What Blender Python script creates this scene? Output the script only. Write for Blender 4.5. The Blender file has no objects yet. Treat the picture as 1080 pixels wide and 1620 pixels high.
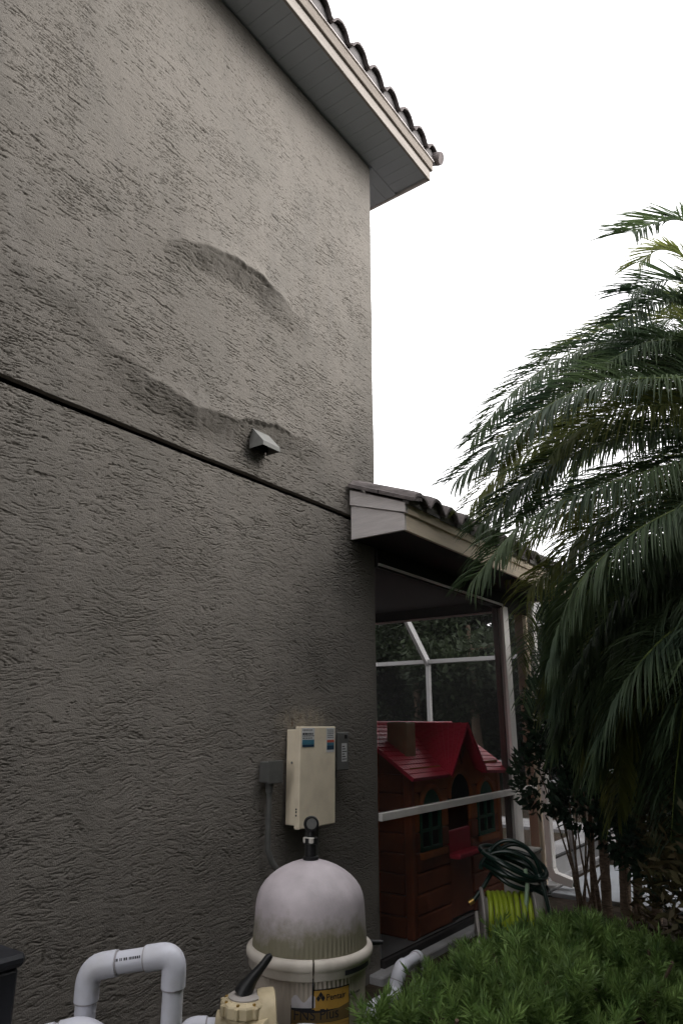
import bpy, math, random
import numpy as np
from mathutils import Vector, Matrix

random.seed(7)
rng = np.random.default_rng(11)
R = math.radians
sc = bpy.context.scene
col = sc.collection

# ---------------------------------------------------------------- camera
cd = bpy.data.cameras.new('camera')
cam = bpy.data.objects.new('camera', cd)
col.objects.link(cam)
cam.location = (2.95, 0.0, 1.60)
cam.rotation_euler = (R(90 + 17.233), 0, R(36.114))
cd.sensor_fit = 'VERTICAL'
cd.sensor_height = 36.0
cd.lens = 24.0
cd.clip_start = 0.05
cd.clip_end = 500
sc.camera = cam

# ---------------------------------------------------------------- sky: bright overcast
SUN_EL, SUN_AZ = 31, 64          # azimuth measured from +Y towards +X
w = bpy.data.worlds.new('World')
sc.world = w
w.use_nodes = True
nt = w.node_tree
nt.nodes.clear()
sky = nt.nodes.new('ShaderNodeTexSky')
sky.sky_type = 'NISHITA'
sky.sun_disc = False
sky.sun_elevation = R(SUN_EL)
sky.sun_rotation = R(SUN_AZ)
sky.dust_density = 4.0
hs = nt.nodes.new('ShaderNodeHueSaturation')
hs.inputs['Saturation'].default_value = 0.12
bg = nt.nodes.new('ShaderNodeBackground')
bg.inputs['Strength'].default_value = 0.10
cl = nt.nodes.new('ShaderNodeBackground')      # the even white cloud layer
cl.inputs['Color'].default_value = (1.0, 0.99, 1.0, 1)
cl.inputs['Strength'].default_value = 1.9
ad = nt.nodes.new('ShaderNodeAddShader')
wo = nt.nodes.new('ShaderNodeOutputWorld')
nt.links.new(sky.outputs[0], hs.inputs['Color'])
nt.links.new(hs.outputs[0], bg.inputs['Color'])
nt.links.new(bg.outputs[0], ad.inputs[0])
nt.links.new(cl.outputs[0], ad.inputs[1])
nt.links.new(ad.outputs[0], wo.inputs['Surface'])

sd = bpy.data.lights.new('sun', 'SUN')
sd.energy = 1.5
sd.angle = R(35)
sd.color = (1.0, 0.95, 0.88)
sun = bpy.data.objects.new('sun', sd)
col.objects.link(sun)
sun.rotation_euler = (R(90 - SUN_EL), 0, R(180 - SUN_AZ))

sc.view_settings.view_transform = 'Standard'
sc.view_settings.look = 'None'
sc.view_settings.exposure = 0.3
sc.view_settings.gamma = 1.0
sc.view_settings.use_curve_mapping = False
sc.cycles.max_bounces = 8
sc.cycles.transparent_max_bounces = 24

# ---------------------------------------------------------------- materials
M = {}


def mat(name, color, rough=0.7, var=0.12, vscale=6.0, bump=0.0, bscale=60.0, spec=0.3,
        metal=0.0, dirt=None, dirt_amt=0.0, dirt_scale=3.0, translucent=0.0, stretch=None):
    m = bpy.data.materials.new(name)
    m.use_nodes = True
    t = m.node_tree
    n = t.nodes
    L = t.links
    b = n['Principled BSDF']
    b.inputs['Roughness'].default_value = rough
    b.inputs['Specular IOR Level'].default_value = spec
    b.inputs['Metallic'].default_value = metal
    tc = n.new('ShaderNodeTexCoord')
    src = tc.outputs['Object']
    if stretch:
        mp = n.new('ShaderNodeMapping')
        mp.inputs['Scale'].default_value = stretch
        L.new(src, mp.inputs['Vector'])
        src = mp.outputs['Vector']
    nz = n.new('ShaderNodeTexNoise')
    nz.inputs['Scale'].default_value = vscale
    nz.inputs['Detail'].default_value = 6
    L.new(src, nz.inputs['Vector'])
    cr = n.new('ShaderNodeValToRGB')
    cr.color_ramp.elements[0].position = 0.3
    cr.color_ramp.elements[1].position = 0.7
    cr.color_ramp.elements[0].color = (*[c * (1 - var) for c in color], 1)
    cr.color_ramp.elements[1].color = (*[min(1, c * (1 + var)) for c in color], 1)
    L.new(nz.outputs['Fac'], cr.inputs['Fac'])
    out = cr.outputs['Color']
    if dirt:
        n2 = n.new('ShaderNodeTexNoise')
        n2.inputs['Scale'].default_value = dirt_scale
        n2.inputs['Detail'].default_value = 8
        L.new(src, n2.inputs['Vector'])
        r2 = n.new('ShaderNodeMapRange')
        r2.inputs['From Min'].default_value = 0.45
        r2.inputs['From Max'].default_value = 0.75
        r2.inputs['To Max'].default_value = dirt_amt
        L.new(n2.outputs['Fac'], r2.inputs['Value'])
        mx = n.new('ShaderNodeMix')
        mx.data_type = 'RGBA'
        L.new(r2.outputs[0], mx.inputs['Factor'])
        L.new(out, mx.inputs['A'])
        mx.inputs['B'].default_value = (*dirt, 1)
        out = mx.outputs['Result']
    L.new(out, b.inputs['Base Color'])
    if bump:
        nb = n.new('ShaderNodeTexNoise')
        nb.inputs['Scale'].default_value = bscale
        nb.inputs['Detail'].default_value = 5
        L.new(src, nb.inputs['Vector'])
        bp = n.new('ShaderNodeBump')
        bp.inputs['Strength'].default_value = bump
        bp.inputs['Distance'].default_value = 0.01
        L.new(nb.outputs['Fac'], bp.inputs['Height'])
        L.new(bp.outputs['Normal'], b.inputs['Normal'])
    if translucent:
        tr = n.new('ShaderNodeBsdfTranslucent')
        L.new(out, tr.inputs['Color'])
        ms = n.new('ShaderNodeMixShader')
        ms.inputs['Fac'].default_value = translucent
        L.new(b.outputs[0], ms.inputs[1])
        L.new(tr.outputs[0], ms.inputs[2])
        L.new(ms.outputs[0], n['Material Output'].inputs['Surface'])
    M[name] = m
    return m


def leafmat(name, dark, light, rough=0.45, tr=0.35, scale=1.7, spec=0.4):
    """leaf colour varies per clump through a world-scale noise"""
    m = mat(name, light, rough, 0.0, scale, spec=spec, translucent=tr)
    r = [x for x in m.node_tree.nodes if x.type == 'VALTORGB'][0]
    r.color_ramp.elements[0].color = (*dark, 1)
    r.color_ramp.elements[1].color = (*light, 1)
    return m


mat('stucco', (0.188, 0.172, 0.154), 0.92, 0.12, 1.1, 0.40, 170, 0.12, dirt=(0.128, 0.120, 0.108), dirt_amt=0.6, dirt_scale=2.2)
mat('stucco_plain', (0.175, 0.157, 0.138), 0.92, 0.08, 2, 0.8, 45, 0.15)
mat('soffit', (0.42, 0.45, 0.50), 0.75, 0.06, 3, 0.1, 40, 0.2)
mat('fascia', (0.29, 0.26, 0.235), 0.75, 0.12, 5, 0.35, 30, 0.25, stretch=(4, 0.6, 6))
mat('fascia_lit', (0.72, 0.61, 0.48), 0.75, 0.10, 5, 0.35, 30, 0.25, stretch=(4, 0.6, 6))  # porch side boards: the warm light they catch is put into this cream
mat('fascia_end', (0.62, 0.575, 0.565), 0.78, 0.1, 5, 0.35, 30, 0.25, stretch=(0.8, 4, 8))  # greyer copy for end faces, their cooler light put into the colour
mat('fascia_upper', (0.22, 0.19, 0.165), 0.8, 0.16, 5, 0.5, 26, 0.2, stretch=(4, 0.5, 8))
mat('tile', (0.15, 0.13, 0.128), 0.88, 0.40, 9, 0.6, 50, 0.2, dirt=(0.05, 0.05, 0.05), dirt_amt=0.7, dirt_scale=7)
mat('mortar', (0.17, 0.16, 0.16), 0.9, 0.18, 12, 0.6, 50, 0.15)
mat('dark_void', (0.01, 0.01, 0.01), 0.9)  # near-black that stands for the shade inside openings and gaps
mat('vent_paint', (0.20, 0.20, 0.19), 0.6, 0.1, 20, 0.1, 60)
mat('beige_metal', (0.80, 0.70, 0.54), 0.5, 0.05, 5, 0.05, 80, 0.4, dirt=(0.40, 0.33, 0.24), dirt_amt=0.30, dirt_scale=8)
mat('grey_metal', (0.13, 0.13, 0.125), 0.5, 0.12, 12, 0.1, 60, 0.4)
mat('grey_conduit', (0.10, 0.10, 0.095), 0.6, 0.15, 12, 0.1, 60, 0.3)
mat('sticker_white', (0.62, 0.62, 0.62), 0.5, 0.06, 30)
mat('sticker_blue', (0.06, 0.18, 0.25), 0.5, 0.08, 30)
mat('sticker_navy', (0.02, 0.05, 0.09), 0.5, 0.08, 30)
mat('sticker_red', (0.50, 0.10, 0.06), 0.5, 0.08, 30)
mat('ink', (0.02, 0.02, 0.025), 0.6)
mat('pvc', (0.64, 0.645, 0.72), 0.35, 0.05, 8, 0.04, 60, 0.45, dirt=(0.42, 0.40, 0.38), dirt_amt=0.5, dirt_scale=9)
mat('pvc_glue', (0.36, 0.34, 0.36), 0.5)
mat('valve_cream', (0.55, 0.46, 0.30), 0.5, 0.1, 12, 0.1, 60, 0.35, dirt=(0.28, 0.22, 0.13), dirt_amt=0.6, dirt_scale=14)
mat('black_plastic', (0.012, 0.012, 0.013), 0.45, 0.2, 15, 0.1, 60, 0.4)
mat('heater_black', (0.018, 0.019, 0.024), 0.5, 0.2, 6, 0.1, 60, 0.4)
mat('tank_body', (0.48, 0.42, 0.36), 0.6, 0.10, 4, 0.08, 60, 0.3, dirt=(0.22, 0.18, 0.14), dirt_amt=0.6, dirt_scale=6, stretch=(1, 1, 0.25))
mat('tank_band', (0.58, 0.53, 0.47), 0.5, 0.08, 6, 0.05, 60, 0.35, dirt=(0.28, 0.24, 0.2), dirt_amt=0.5, dirt_scale=9)
mat('label_gold', (0.42, 0.24, 0.05), 0.5, 0.12, 18)
mat('label_brown', (0.13, 0.085, 0.035), 0.5, 0.15, 18)
mat('label_ochre', (0.33, 0.20, 0.05), 0.5, 0.25, 25, stretch=(1, 1, 5))
mat('label_torn', (0.55, 0.52, 0.55), 0.6, 0.15, 30)
mat('alu_white', (0.78, 0.75, 0.72), 0.5, 0.06, 5, 0.05, 40, 0.4, dirt=(0.40, 0.36, 0.33), dirt_amt=0.4, dirt_scale=5)
mat('alu_grey', (0.34, 0.335, 0.34), 0.5, 0.08, 5, 0.05, 40, 0.4, dirt=(0.25, 0.24, 0.23), dirt_amt=0.5, dirt_scale=5)
mat('column_cream', (0.50, 0.42, 0.32), 0.75, 0.1, 5, 0.2, 40, 0.25)
mat('post_shade', (0.16, 0.12, 0.11), 0.7, 0.1, 5)  # shaded side of the white porch post, painted as a dark colour
mat('porch_dark', (0.022, 0.020, 0.020), 0.8, 0.1, 4)  # near-black: the shade under the porch roof is put into this colour
mat('concrete', (0.30, 0.295, 0.30), 0.85, 0.15, 3, 0.3, 50, 0.2, dirt=(0.14, 0.13, 0.12), dirt_amt=0.6, dirt_scale=2)
mat('walk_concrete', (0.36, 0.38, 0.41), 0.8, 0.1, 3, 0.2, 50, 0.25, dirt=(0.3, 0.3, 0.3), dirt_amt=0.5, dirt_scale=2)
mat('soil', (0.045, 0.032, 0.024), 0.95, 0.4, 14, 1.0, 30, 0.1, dirt=(0.02, 0.025, 0.01), dirt_amt=0.8, dirt_scale=1.5)
mat('toy_red', (0.70, 0.045, 0.085), 0.5, 0.12, 5, 0.1, 40, 0.3)
mat('toy_orange', (0.50, 0.16, 0.05), 0.55, 0.15, 5, 0.15, 40, 0.3)
mat('toy_brown', (0.31, 0.09, 0.04), 0.55, 0.18, 5, 0.2, 40, 0.3)
mat('toy_green', (0.03, 0.13, 0.08), 0.5, 0.12, 8)
mat('toy_tan', (0.42, 0.28, 0.17), 0.55, 0.12, 8)
mat('hose_green', (0.006, 0.022, 0.016), 0.28, 0.3, 20, spec=0.6)
mat('hose_lime', (0.33, 0.42, 0.03), 0.42, 0.12, 14, spec=0.4)
mat('hose_stripe', (0.30, 0.42, 0.28), 0.4, 0.12, 14)
mat('reel_plastic', (0.36, 0.33, 0.31), 0.55, 0.1, 8)
mat('brass', (0.50, 0.33, 0.10), 0.35, 0.1, 20, metal=0.8)
mat('bin_cream', (0.52, 0.50, 0.46), 0.55, 0.08, 8)
mat('steel', (0.55, 0.55, 0.56), 0.3, 0.05, 8, metal=0.9)
mat('water', (0.03, 0.12, 0.13), 0.08, 0.2, 2, 0.15, 12, 0.5)
mat('bark', (0.13, 0.095, 0.07), 0.9, 0.35, 20, 1.0, 25, 0.15, stretch=(1, 1, 3))
mat('dry_frond', (0.30, 0.18, 0.08), 0.85, 0.3, 12, 0.4, 30, 0.15)
mat('rachis', (0.10, 0.13, 0.035), 0.5, 0.2, 8)
leafmat('palm_leaf', (0.036, 0.062, 0.038), (0.095, 0.135, 0.058), 0.55, 0.42, 1.8, 0.25)
leafmat('palm_leaf_backlit', (0.075, 0.105, 0.03), (0.19, 0.20, 0.06), 0.6, 0.50, 1.8, 0.2)  # yellower copy of palm_leaf: backlight through the fronds put into the colour
leafmat('shrub_leaf', (0.012, 0.024, 0.016), (0.03, 0.055, 0.03), 0.6, 0.15, 4, 0.2)
leafmat('hedge_leaf', (0.060, 0.115, 0.036), (0.20, 0.30, 0.085), 0.5, 0.40, 10, 0.3)
leafmat('hedge_tip', (0.12, 0.23, 0.06), (0.29, 0.42, 0.13), 0.5, 0.40, 10, 0.3)
leafmat('tree_leaf', (0.014, 0.022, 0.012), (0.034, 0.048, 0.022), 0.6, 0.25, 0.8, 0.2)
leafmat('screen_hedge_leaf', (0.020, 0.035, 0.014), (0.05, 0.075, 0.025), 0.6, 0.15, 1.2, 0.2)
leafmat('vine_leaf', (0.05, 0.028, 0.016), (0.06, 0.06, 0.025), 0.6, 0.2, 3, 0.2)


def screen_mat(name, clear, tone=0.024):
    m = bpy.data.materials.new(name)
    m.use_nodes = True
    n = m.node_tree.nodes
    L = m.node_tree.links
    b = n['Principled BSDF']
    b.inputs['Base Color'].default_value = (tone, tone, tone * 1.03, 1)
    b.inputs['Roughness'].default_value = 0.7
    b.inputs['Specular IOR Level'].default_value = 0.2
    # fibreglass mesh far finer than a pixel: an even mix of thread and hole, uneven with dust
    nz = n.new('ShaderNodeTexNoise')
    nz.inputs['Scale'].default_value = 2.0
    mr = n.new('ShaderNodeMapRange')
    mr.inputs['To Min'].default_value = clear - 0.06
    mr.inputs['To Max'].default_value = clear + 0.06
    L.new(nz.outputs['Fac'], mr.inputs['Value'])
    t = n.new('ShaderNodeBsdfTransparent')
    ms = n.new('ShaderNodeMixShader')
    L.new(mr.outputs[0], ms.inputs['Fac'])
    L.new(b.outputs[0], ms.inputs[1])
    L.new(t.outputs[0], ms.inputs[2])
    L.new(ms.outputs[0], n['Material Output'].inputs['Surface'])
    M[name] = m


def stucco_stains():
    """pale scrape and rust drips above the control box, faint vertical run marks elsewhere"""
    m = M['stucco']
    n, L = m.node_tree.nodes, m.node_tree.links
    b = n['Principled BSDF']
    out = b.inputs['Base Color'].links[0].from_socket
    tc = n.new('ShaderNodeTexCoord')

    def layer(out, scale, lo, hi, amt, colour, box=None):
        mp = n.new('ShaderNodeMapping')
        mp.inputs['Scale'].default_value = scale
        L.new(tc.outputs['Object'], mp.inputs['Vector'])
        nz = n.new('ShaderNodeTexNoise')
        nz.inputs['Scale'].default_value = 1.0
        nz.inputs['Detail'].default_value = 8
        nz.inputs['Roughness'].default_value = 0.65
        L.new(mp.outputs['Vector'], nz.inputs['Vector'])
        mr = n.new('ShaderNodeMapRange')
        mr.inputs['From Min'].default_value = lo
        mr.inputs['From Max'].default_value = hi
        mr.inputs['To Max'].default_value = amt
        L.new(nz.outputs['Fac'], mr.inputs['Value'])
        f = mr.outputs[0]
        if box:
            c, r = box
            sp = n.new('ShaderNodeMapping')
            sp.vector_type = 'TEXTURE'
            sp.inputs['Location'].default_value = c
            sp.inputs['Scale'].default_value = r
            L.new(tc.outputs['Object'], sp.inputs['Vector'])
            ln = n.new('ShaderNodeVectorMath')
            ln.operation = 'LENGTH'
            L.new(sp.outputs['Vector'], ln.inputs[0])
            m2 = n.new('ShaderNodeMapRange')
            m2.inputs['From Min'].default_value = 1.0
            m2.inputs['From Max'].default_value = 0.55
            L.new(ln.outputs['Value'], m2.inputs['Value'])
            mu = n.new('ShaderNodeMath')
            mu.operation = 'MULTIPLY'
            L.new(f, mu.inputs[0])
            L.new(m2.outputs[0], mu.inputs[1])
            f = mu.outputs[0]
        mx = n.new('ShaderNodeMix')
        mx.data_type = 'RGBA'
        L.new(f, mx.inputs['Factor'])
        L.new(out, mx.inputs['A'])
        mx.inputs['B'].default_value = (*colour, 1)
        return mx.outputs['Result']
    out = layer(out, (1, 7, 0.5), 0.50, 0.75, 0.35, (0.11, 0.105, 0.10))
    out = layer(out, (1, 5, 0.7), 0.54, 0.75, 0.35, (0.24, 0.225, 0.21))
    out = layer(out, (1, 18, 9), 0.35, 0.60, 0.75, (0.30, 0.27, 0.22), ((0, 3.62, 1.62), (1, 0.34, 0.10)))
    out = layer(out, (1, 45, 8), 0.54, 0.62, 0.8, (0.10, 0.06, 0.035), ((0, 3.52, 1.62), (1, 0.16, 0.055)))
    L.new(out, b.inputs['Base Color'])


stucco_stains()
screen_mat('screen', 0.76)
screen_mat('cage_screen', 0.82, 0.010)


def tank_lid_mat():
    """sun-bleached lid: chalky lilac-white above, greenish-brown grime near the clamp"""
    m = mat('tank_lid', (0.49, 0.44, 0.465), 0.6, 0.22, 6, 0.08, 70, 0.3)
    n = m.node_tree.nodes
    L = m.node_tree.links
    b = n['Principled BSDF']
    base = b.inputs['Base Color'].links[0].from_socket
    tc = n.new('ShaderNodeTexCoord')
    sx = n.new('ShaderNodeSeparateXYZ')
    L.new(tc.outputs['Object'], sx.inputs[0])
    nz = n.new('ShaderNodeTexNoise')
    nz.inputs['Scale'].default_value = 7
    nz.inputs['Detail'].default_value = 10
    nz.inputs['Roughness'].default_value = 0.7
    L.new(tc.outputs['Object'], nz.inputs['Vector'])
    mu = n.new('ShaderNodeMath')
    mu.operation = 'MULTIPLY_ADD'
    L.new(nz.outputs['Fac'], mu.inputs[0])
    mu.inputs[1].default_value = -0.30
    L.new(sx.outputs['Z'], mu.inputs[2])
    mr = n.new('ShaderNodeMapRange')
    mr.inputs['From Min'].default_value = 0.0
    mr.inputs['From Max'].default_value = -0.10
    mr.inputs['To Min'].default_value = 0.0
    mr.inputs['To Max'].default_value = 0.85
    L.new(mu.outputs[0], mr.inputs['Value'])
    mx = n.new('ShaderNodeMix')
    mx.data_type = 'RGBA'
    L.new(mr.outputs[0], mx.inputs['Factor'])
    L.new(base, mx.inputs['A'])
    mx.inputs['B'].default_value = (0.150, 0.140, 0.070, 1)
    L.new(mx.outputs['Result'], b.inputs['Base Color'])


tank_lid_mat()

# ---------------------------------------------------------------- mesh helpers


class MB:
    def __init__(self):
        self.v = []
        self.f = []

    def add(self, vs, fs):
        o = len(self.v)
        self.v += [tuple(p) for p in vs]
        self.f += [tuple(i + o for i in q) for q in fs]
        return self

    def box(self, a, b, bev=0.0):
        x0, y0, z0 = a
        x1, y1, z1 = b
        if bev <= 0:
            vs = [(x, y, z) for z in (z0, z1) for (x, y) in ((x0, y0), (x1, y0), (x1, y1), (x0, y1))]
            fs = [(3, 2, 1, 0), (4, 5, 6, 7), (0, 1, 5, 4), (1, 2, 6, 5), (2, 3, 7, 6), (3, 0, 4, 7)]
            return self.add(vs, fs)
        d = bev
        ring = lambda e, z: [(x0 + e, y0 + d, z), (x0 + d, y0 + e, z), (x1 - d, y0 + e, z), (x1 - e, y0 + d, z),
                             (x1 - e, y1 - d, z), (x1 - d, y1 - e, z), (x0 + d, y1 - e, z), (x0 + e, y1 - d, z)]
        rings = [ring(d * 0.6, z0), ring(0, z0 + d), ring(0, z1 - d), ring(d * 0.6, z1)]
        vs = [p for r in rings for p in r]
        fs = [tuple(range(7, -1, -1)), tuple(range(24, 32))]
        for k in range(3):
            for i in range(8):
                j = (i + 1) % 8
                fs.append((k * 8 + i, k * 8 + j, k * 8 + 8 + j, k * 8 + 8 + i))
        return self.add(vs, fs)

    def bar(self, p, q, wd, ht, up=(0, 0, 1)):
        p, q = Vector(p), Vector(q)
        t = (q - p).normalized()
        s = t.cross(Vector(up))
        s = s.normalized() if s.length > 1e-4 else Vector((1, 0, 0))
        u = s.cross(t)
        vs = [c + s * a * wd / 2 + u * b * ht / 2 for c in (p, q) for a, b in ((-1, -1), (1, -1), (1, 1), (-1, 1))]
        return self.add(vs, [(3, 2, 1, 0), (4, 5, 6, 7), (0, 1, 5, 4), (1, 2, 6, 5), (2, 3, 7, 6), (3, 0, 4, 7)])

    def tube(self, pts, r, n=12, caps=True, closed=False):
        pts = [Vector(p) for p in pts]
        m = len(pts)
        rs = r if isinstance(r, (list, tuple)) else [r] * m
        t0 = (pts[1] - pts[0]).normalized()
        ref = Vector((0, 0, 1)) if abs(t0.z) < 0.9 else Vector((1, 0, 0))
        s = t0.cross(ref).normalized()
        vs, fs = [], []
        for i in range(m):
            if closed:
                t = (pts[(i + 1) % m] - pts[i - 1]).normalized()
            else:
                t = (pts[min(i + 1, m - 1)] - pts[max(i - 1, 0)]).normalized()
            s = (s - t * s.dot(t)).normalized()
            u = t.cross(s)
            for k in range(n):
                a = 2 * math.pi * k / n
                vs.append(pts[i] + (s * math.cos(a) + u * math.sin(a)) * rs[i])
        for i in range(m if closed else m - 1):
            j = (i + 1) % m
            for k in range(n):
                l = (k + 1) % n
                fs.append((i * n + k, i * n + l, j * n + l, j * n + k))
        if caps and not closed:
            fs.append(tuple(range(n - 1, -1, -1)))
            fs.append(tuple((m - 1) * n + k for k in range(n)))
        return self.add(vs, fs)

    def lathe(self, c, prof, n=48, axis=(0, 0, 1), rib=None):
        """profile of (radius, height) about an axis through c"""
        ax = Vector(axis).normalized()
        q = Vector((0, 0, 1)).rotation_difference(ax).to_matrix()
        c = Vector(c)
        vs, fs = [], []
        for (r, z) in prof:
            for k in range(n):
                a = 2 * math.pi * k / n
                rr = r + (rib(z, k) if rib else 0)
                vs.append(c + q @ Vector((rr * math.cos(a), rr * math.sin(a), z)))
        for i in range(len(prof) - 1):
            for k in range(n):
                l = (k + 1) % n
                fs.append((i * n + k, i * n + l, i * n + n + l, i * n + n + k))
        fs.append(tuple(range(n - 1, -1, -1)))
        fs.append(tuple((len(prof) - 1) * n + k for k in range(n)))
        return self.add(vs, fs)

    def prism(self, poly, d):
        """polygon (list of 3-D points) extruded by vector d"""
        n = len(poly)
        d = Vector(d)
        vs = [Vector(p) for p in poly] + [Vector(p) + d for p in poly]
        fs = [tuple(range(n - 1, -1, -1)), tuple(range(n, 2 * n))]
        for i in range(n):
            j = (i + 1) % n
            fs.append((i, j, n + j, n + i))
        return self.add(vs, fs)

    def mesh(self, name, smooth=False, angle=40):
        me = bpy.data.meshes.new(name)
        me.from_pydata(self.v, [], self.f)
        import bmesh
        bm = bmesh.new()
        bm.from_mesh(me)
        bmesh.ops.recalc_face_normals(bm, faces=bm.faces)
        bm.to_mesh(me)
        bm.free()
        if smooth:
            me.shade_smooth()
            me.set_sharp_from_angle(angle=R(angle))
        return me

    def build(self, name, m, parent=None, smooth=False, angle=40, loc=None):
        me = self.mesh(name, smooth, angle)
        return link(name, me, m, parent, loc)


def link(name, me, m, parent=None, loc=None):
    o = bpy.data.objects.new(name, me)
    if m and len(me.materials) == 0:
        me.materials.append(M[m])
    col.objects.link(o)
    if parent:
        o.parent = parent
        o.matrix_parent_inverse = Matrix.Translation(-Vector(abs_loc(parent)))
    if loc is not None:
        o.location = loc
    return o


def abs_loc(o):
    return o.location if o.parent is None else (o.location if o.type != 'EMPTY' else o.location)


def link_local(name, me, m, parent, loc=(0, 0, 0), rot=(0, 0, 0)):
    """child given in the parent's own coordinates"""
    o = bpy.data.objects.new(name, me)
    if m and len(me.materials) == 0:
        me.materials.append(M[m])
    col.objects.link(o)
    o.parent = parent
    o.location = loc
    o.rotation_euler = rot
    return o


def tag(o, label, cat, group=None):
    o['label'] = label
    o['category'] = cat
    if group:
        o['group'] = group
    return o


def thing(name, label, cat, loc=(0, 0, 0), group=None):
    o = bpy.data.objects.new(name, None)
    o.empty_display_size = 0.1
    o.location = loc
    col.objects.link(o)
    return tag(o, label, cat, group)


def quads(name, V, m, parent=None, per=4, smooth=False):
    """V: (N, per, 3) array of separate polygons -> one mesh object"""
    n = V.shape[0]
    me = bpy.data.meshes.new(name)
    me.vertices.add(n * per)
    me.vertices.foreach_set('co', V.reshape(-1).astype(np.float32))
    me.loops.add(n * per)
    me.loops.foreach_set('vertex_index', np.arange(n * per, dtype=np.int32))
    me.polygons.add(n)
    me.polygons.foreach_set('loop_start', np.arange(0, n * per, per, dtype=np.int32))
    me.update(calc_edges=True)
    return link(name, me, m, parent)


def unit(a):
    return a / np.maximum(np.linalg.norm(a, axis=-1, keepdims=True), 1e-9)


def leaves(pos, d, length, width, fold=0.15):
    """kite-shaped leaves: pos (N,3), direction d (N,3)"""
    n = len(pos)
    d = unit(d)
    r = unit(np.cross(d, rng.normal(size=(n, 3))))
    nn = np.cross(r, d)
    L = np.broadcast_to(np.asarray(length, float), (n,))[:, None]
    W = np.broadcast_to(np.asarray(width, float), (n,))[:, None]
    V = np.empty((n, 4, 3))
    V[:, 0] = pos
    V[:, 1] = pos + d * L * 0.45 + r * W * 0.5 + nn * W * fold
    V[:, 2] = pos + d * L - nn * L * 0.08
    V[:, 3] = pos + d * L * 0.45 - r * W * 0.5 + nn * W * fold
    return V


# ---------------------------------------------------------------- numpy noise for the stucco
_perm = rng.permutation(512).astype(np.int64)
_ang = rng.random(512) * 2 * math.pi
_gx, _gy = np.cos(_ang), np.sin(_ang)


def gn(x, y, s=0):
    xi = np.floor(x).astype(np.int64)
    yi = np.floor(y).astype(np.int64)
    xf, yf = x - xi, y - yi
    u = xf * xf * xf * (xf * (xf * 6 - 15) + 10)
    v = yf * yf * yf * (yf * (yf * 6 - 15) + 10)

    def g(a, b):
        h = _perm[(_perm[(xi + a + s * 37) & 511] + yi + b + s * 101) & 511]
        return _gx[h] * (xf - a) + _gy[h] * (yf - b)
    n00, n10, n01, n11 = g(0, 0), g(1, 0), g(0, 1), g(1, 1)
    return (n00 + u * (n10 - n00)) * (1 - v) + (n01 + u * (n11 - n01)) * v


def fbm(x, y, s=0, o=3):
    t = 0
    a = 1.0
    for k in range(o):
        t = t + a * gn(x * 2 ** k, y * 2 ** k, s + k)
        a *= 0.5
    return t


def sstep(a, b, x):
    t = np.clip((x - a) / (b - a), 0, 1)
    return t * t * (3 - 2 * t)


WALL_END, SOFFIT_Z, GROOVE = 4.51, 6.78, 3.135


def ridge(y, z, ys, zs, amps, above, below, jag, lipf):
    c = np.interp(y, ys, zs) + jag * fbm(y / 0.22, z / 0.30, 40, 3) + 0.25 * jag * gn(y / 0.035, z / 0.05, 44)
    a = np.interp(y, ys, amps)
    lf = np.interp(y, ys, lipf)                    # share of the drop that is a crisp broken lip
    d = z - c
    up = 0.75 * np.exp(-(np.maximum(d, 0) / above) ** 1.2) + 0.25 * np.exp(-(np.maximum(d, 0) / 0.07) ** 1.3)
    q = np.maximum(-d, 0)
    dn = lf * (1 - sstep(0, 0.035, q)) + (1 - lf) * (1 - sstep(0, 1, q / below) ** 0.8)
    return a * np.where(d > 0, up, dn)


def crack(t, w):
    """recess just below each contour of t: sharp upper lip, ramp out below"""
    f = t - np.floor(t)
    return np.clip(1 - (1 - f) / w, 0, 1) ** 0.8


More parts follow.
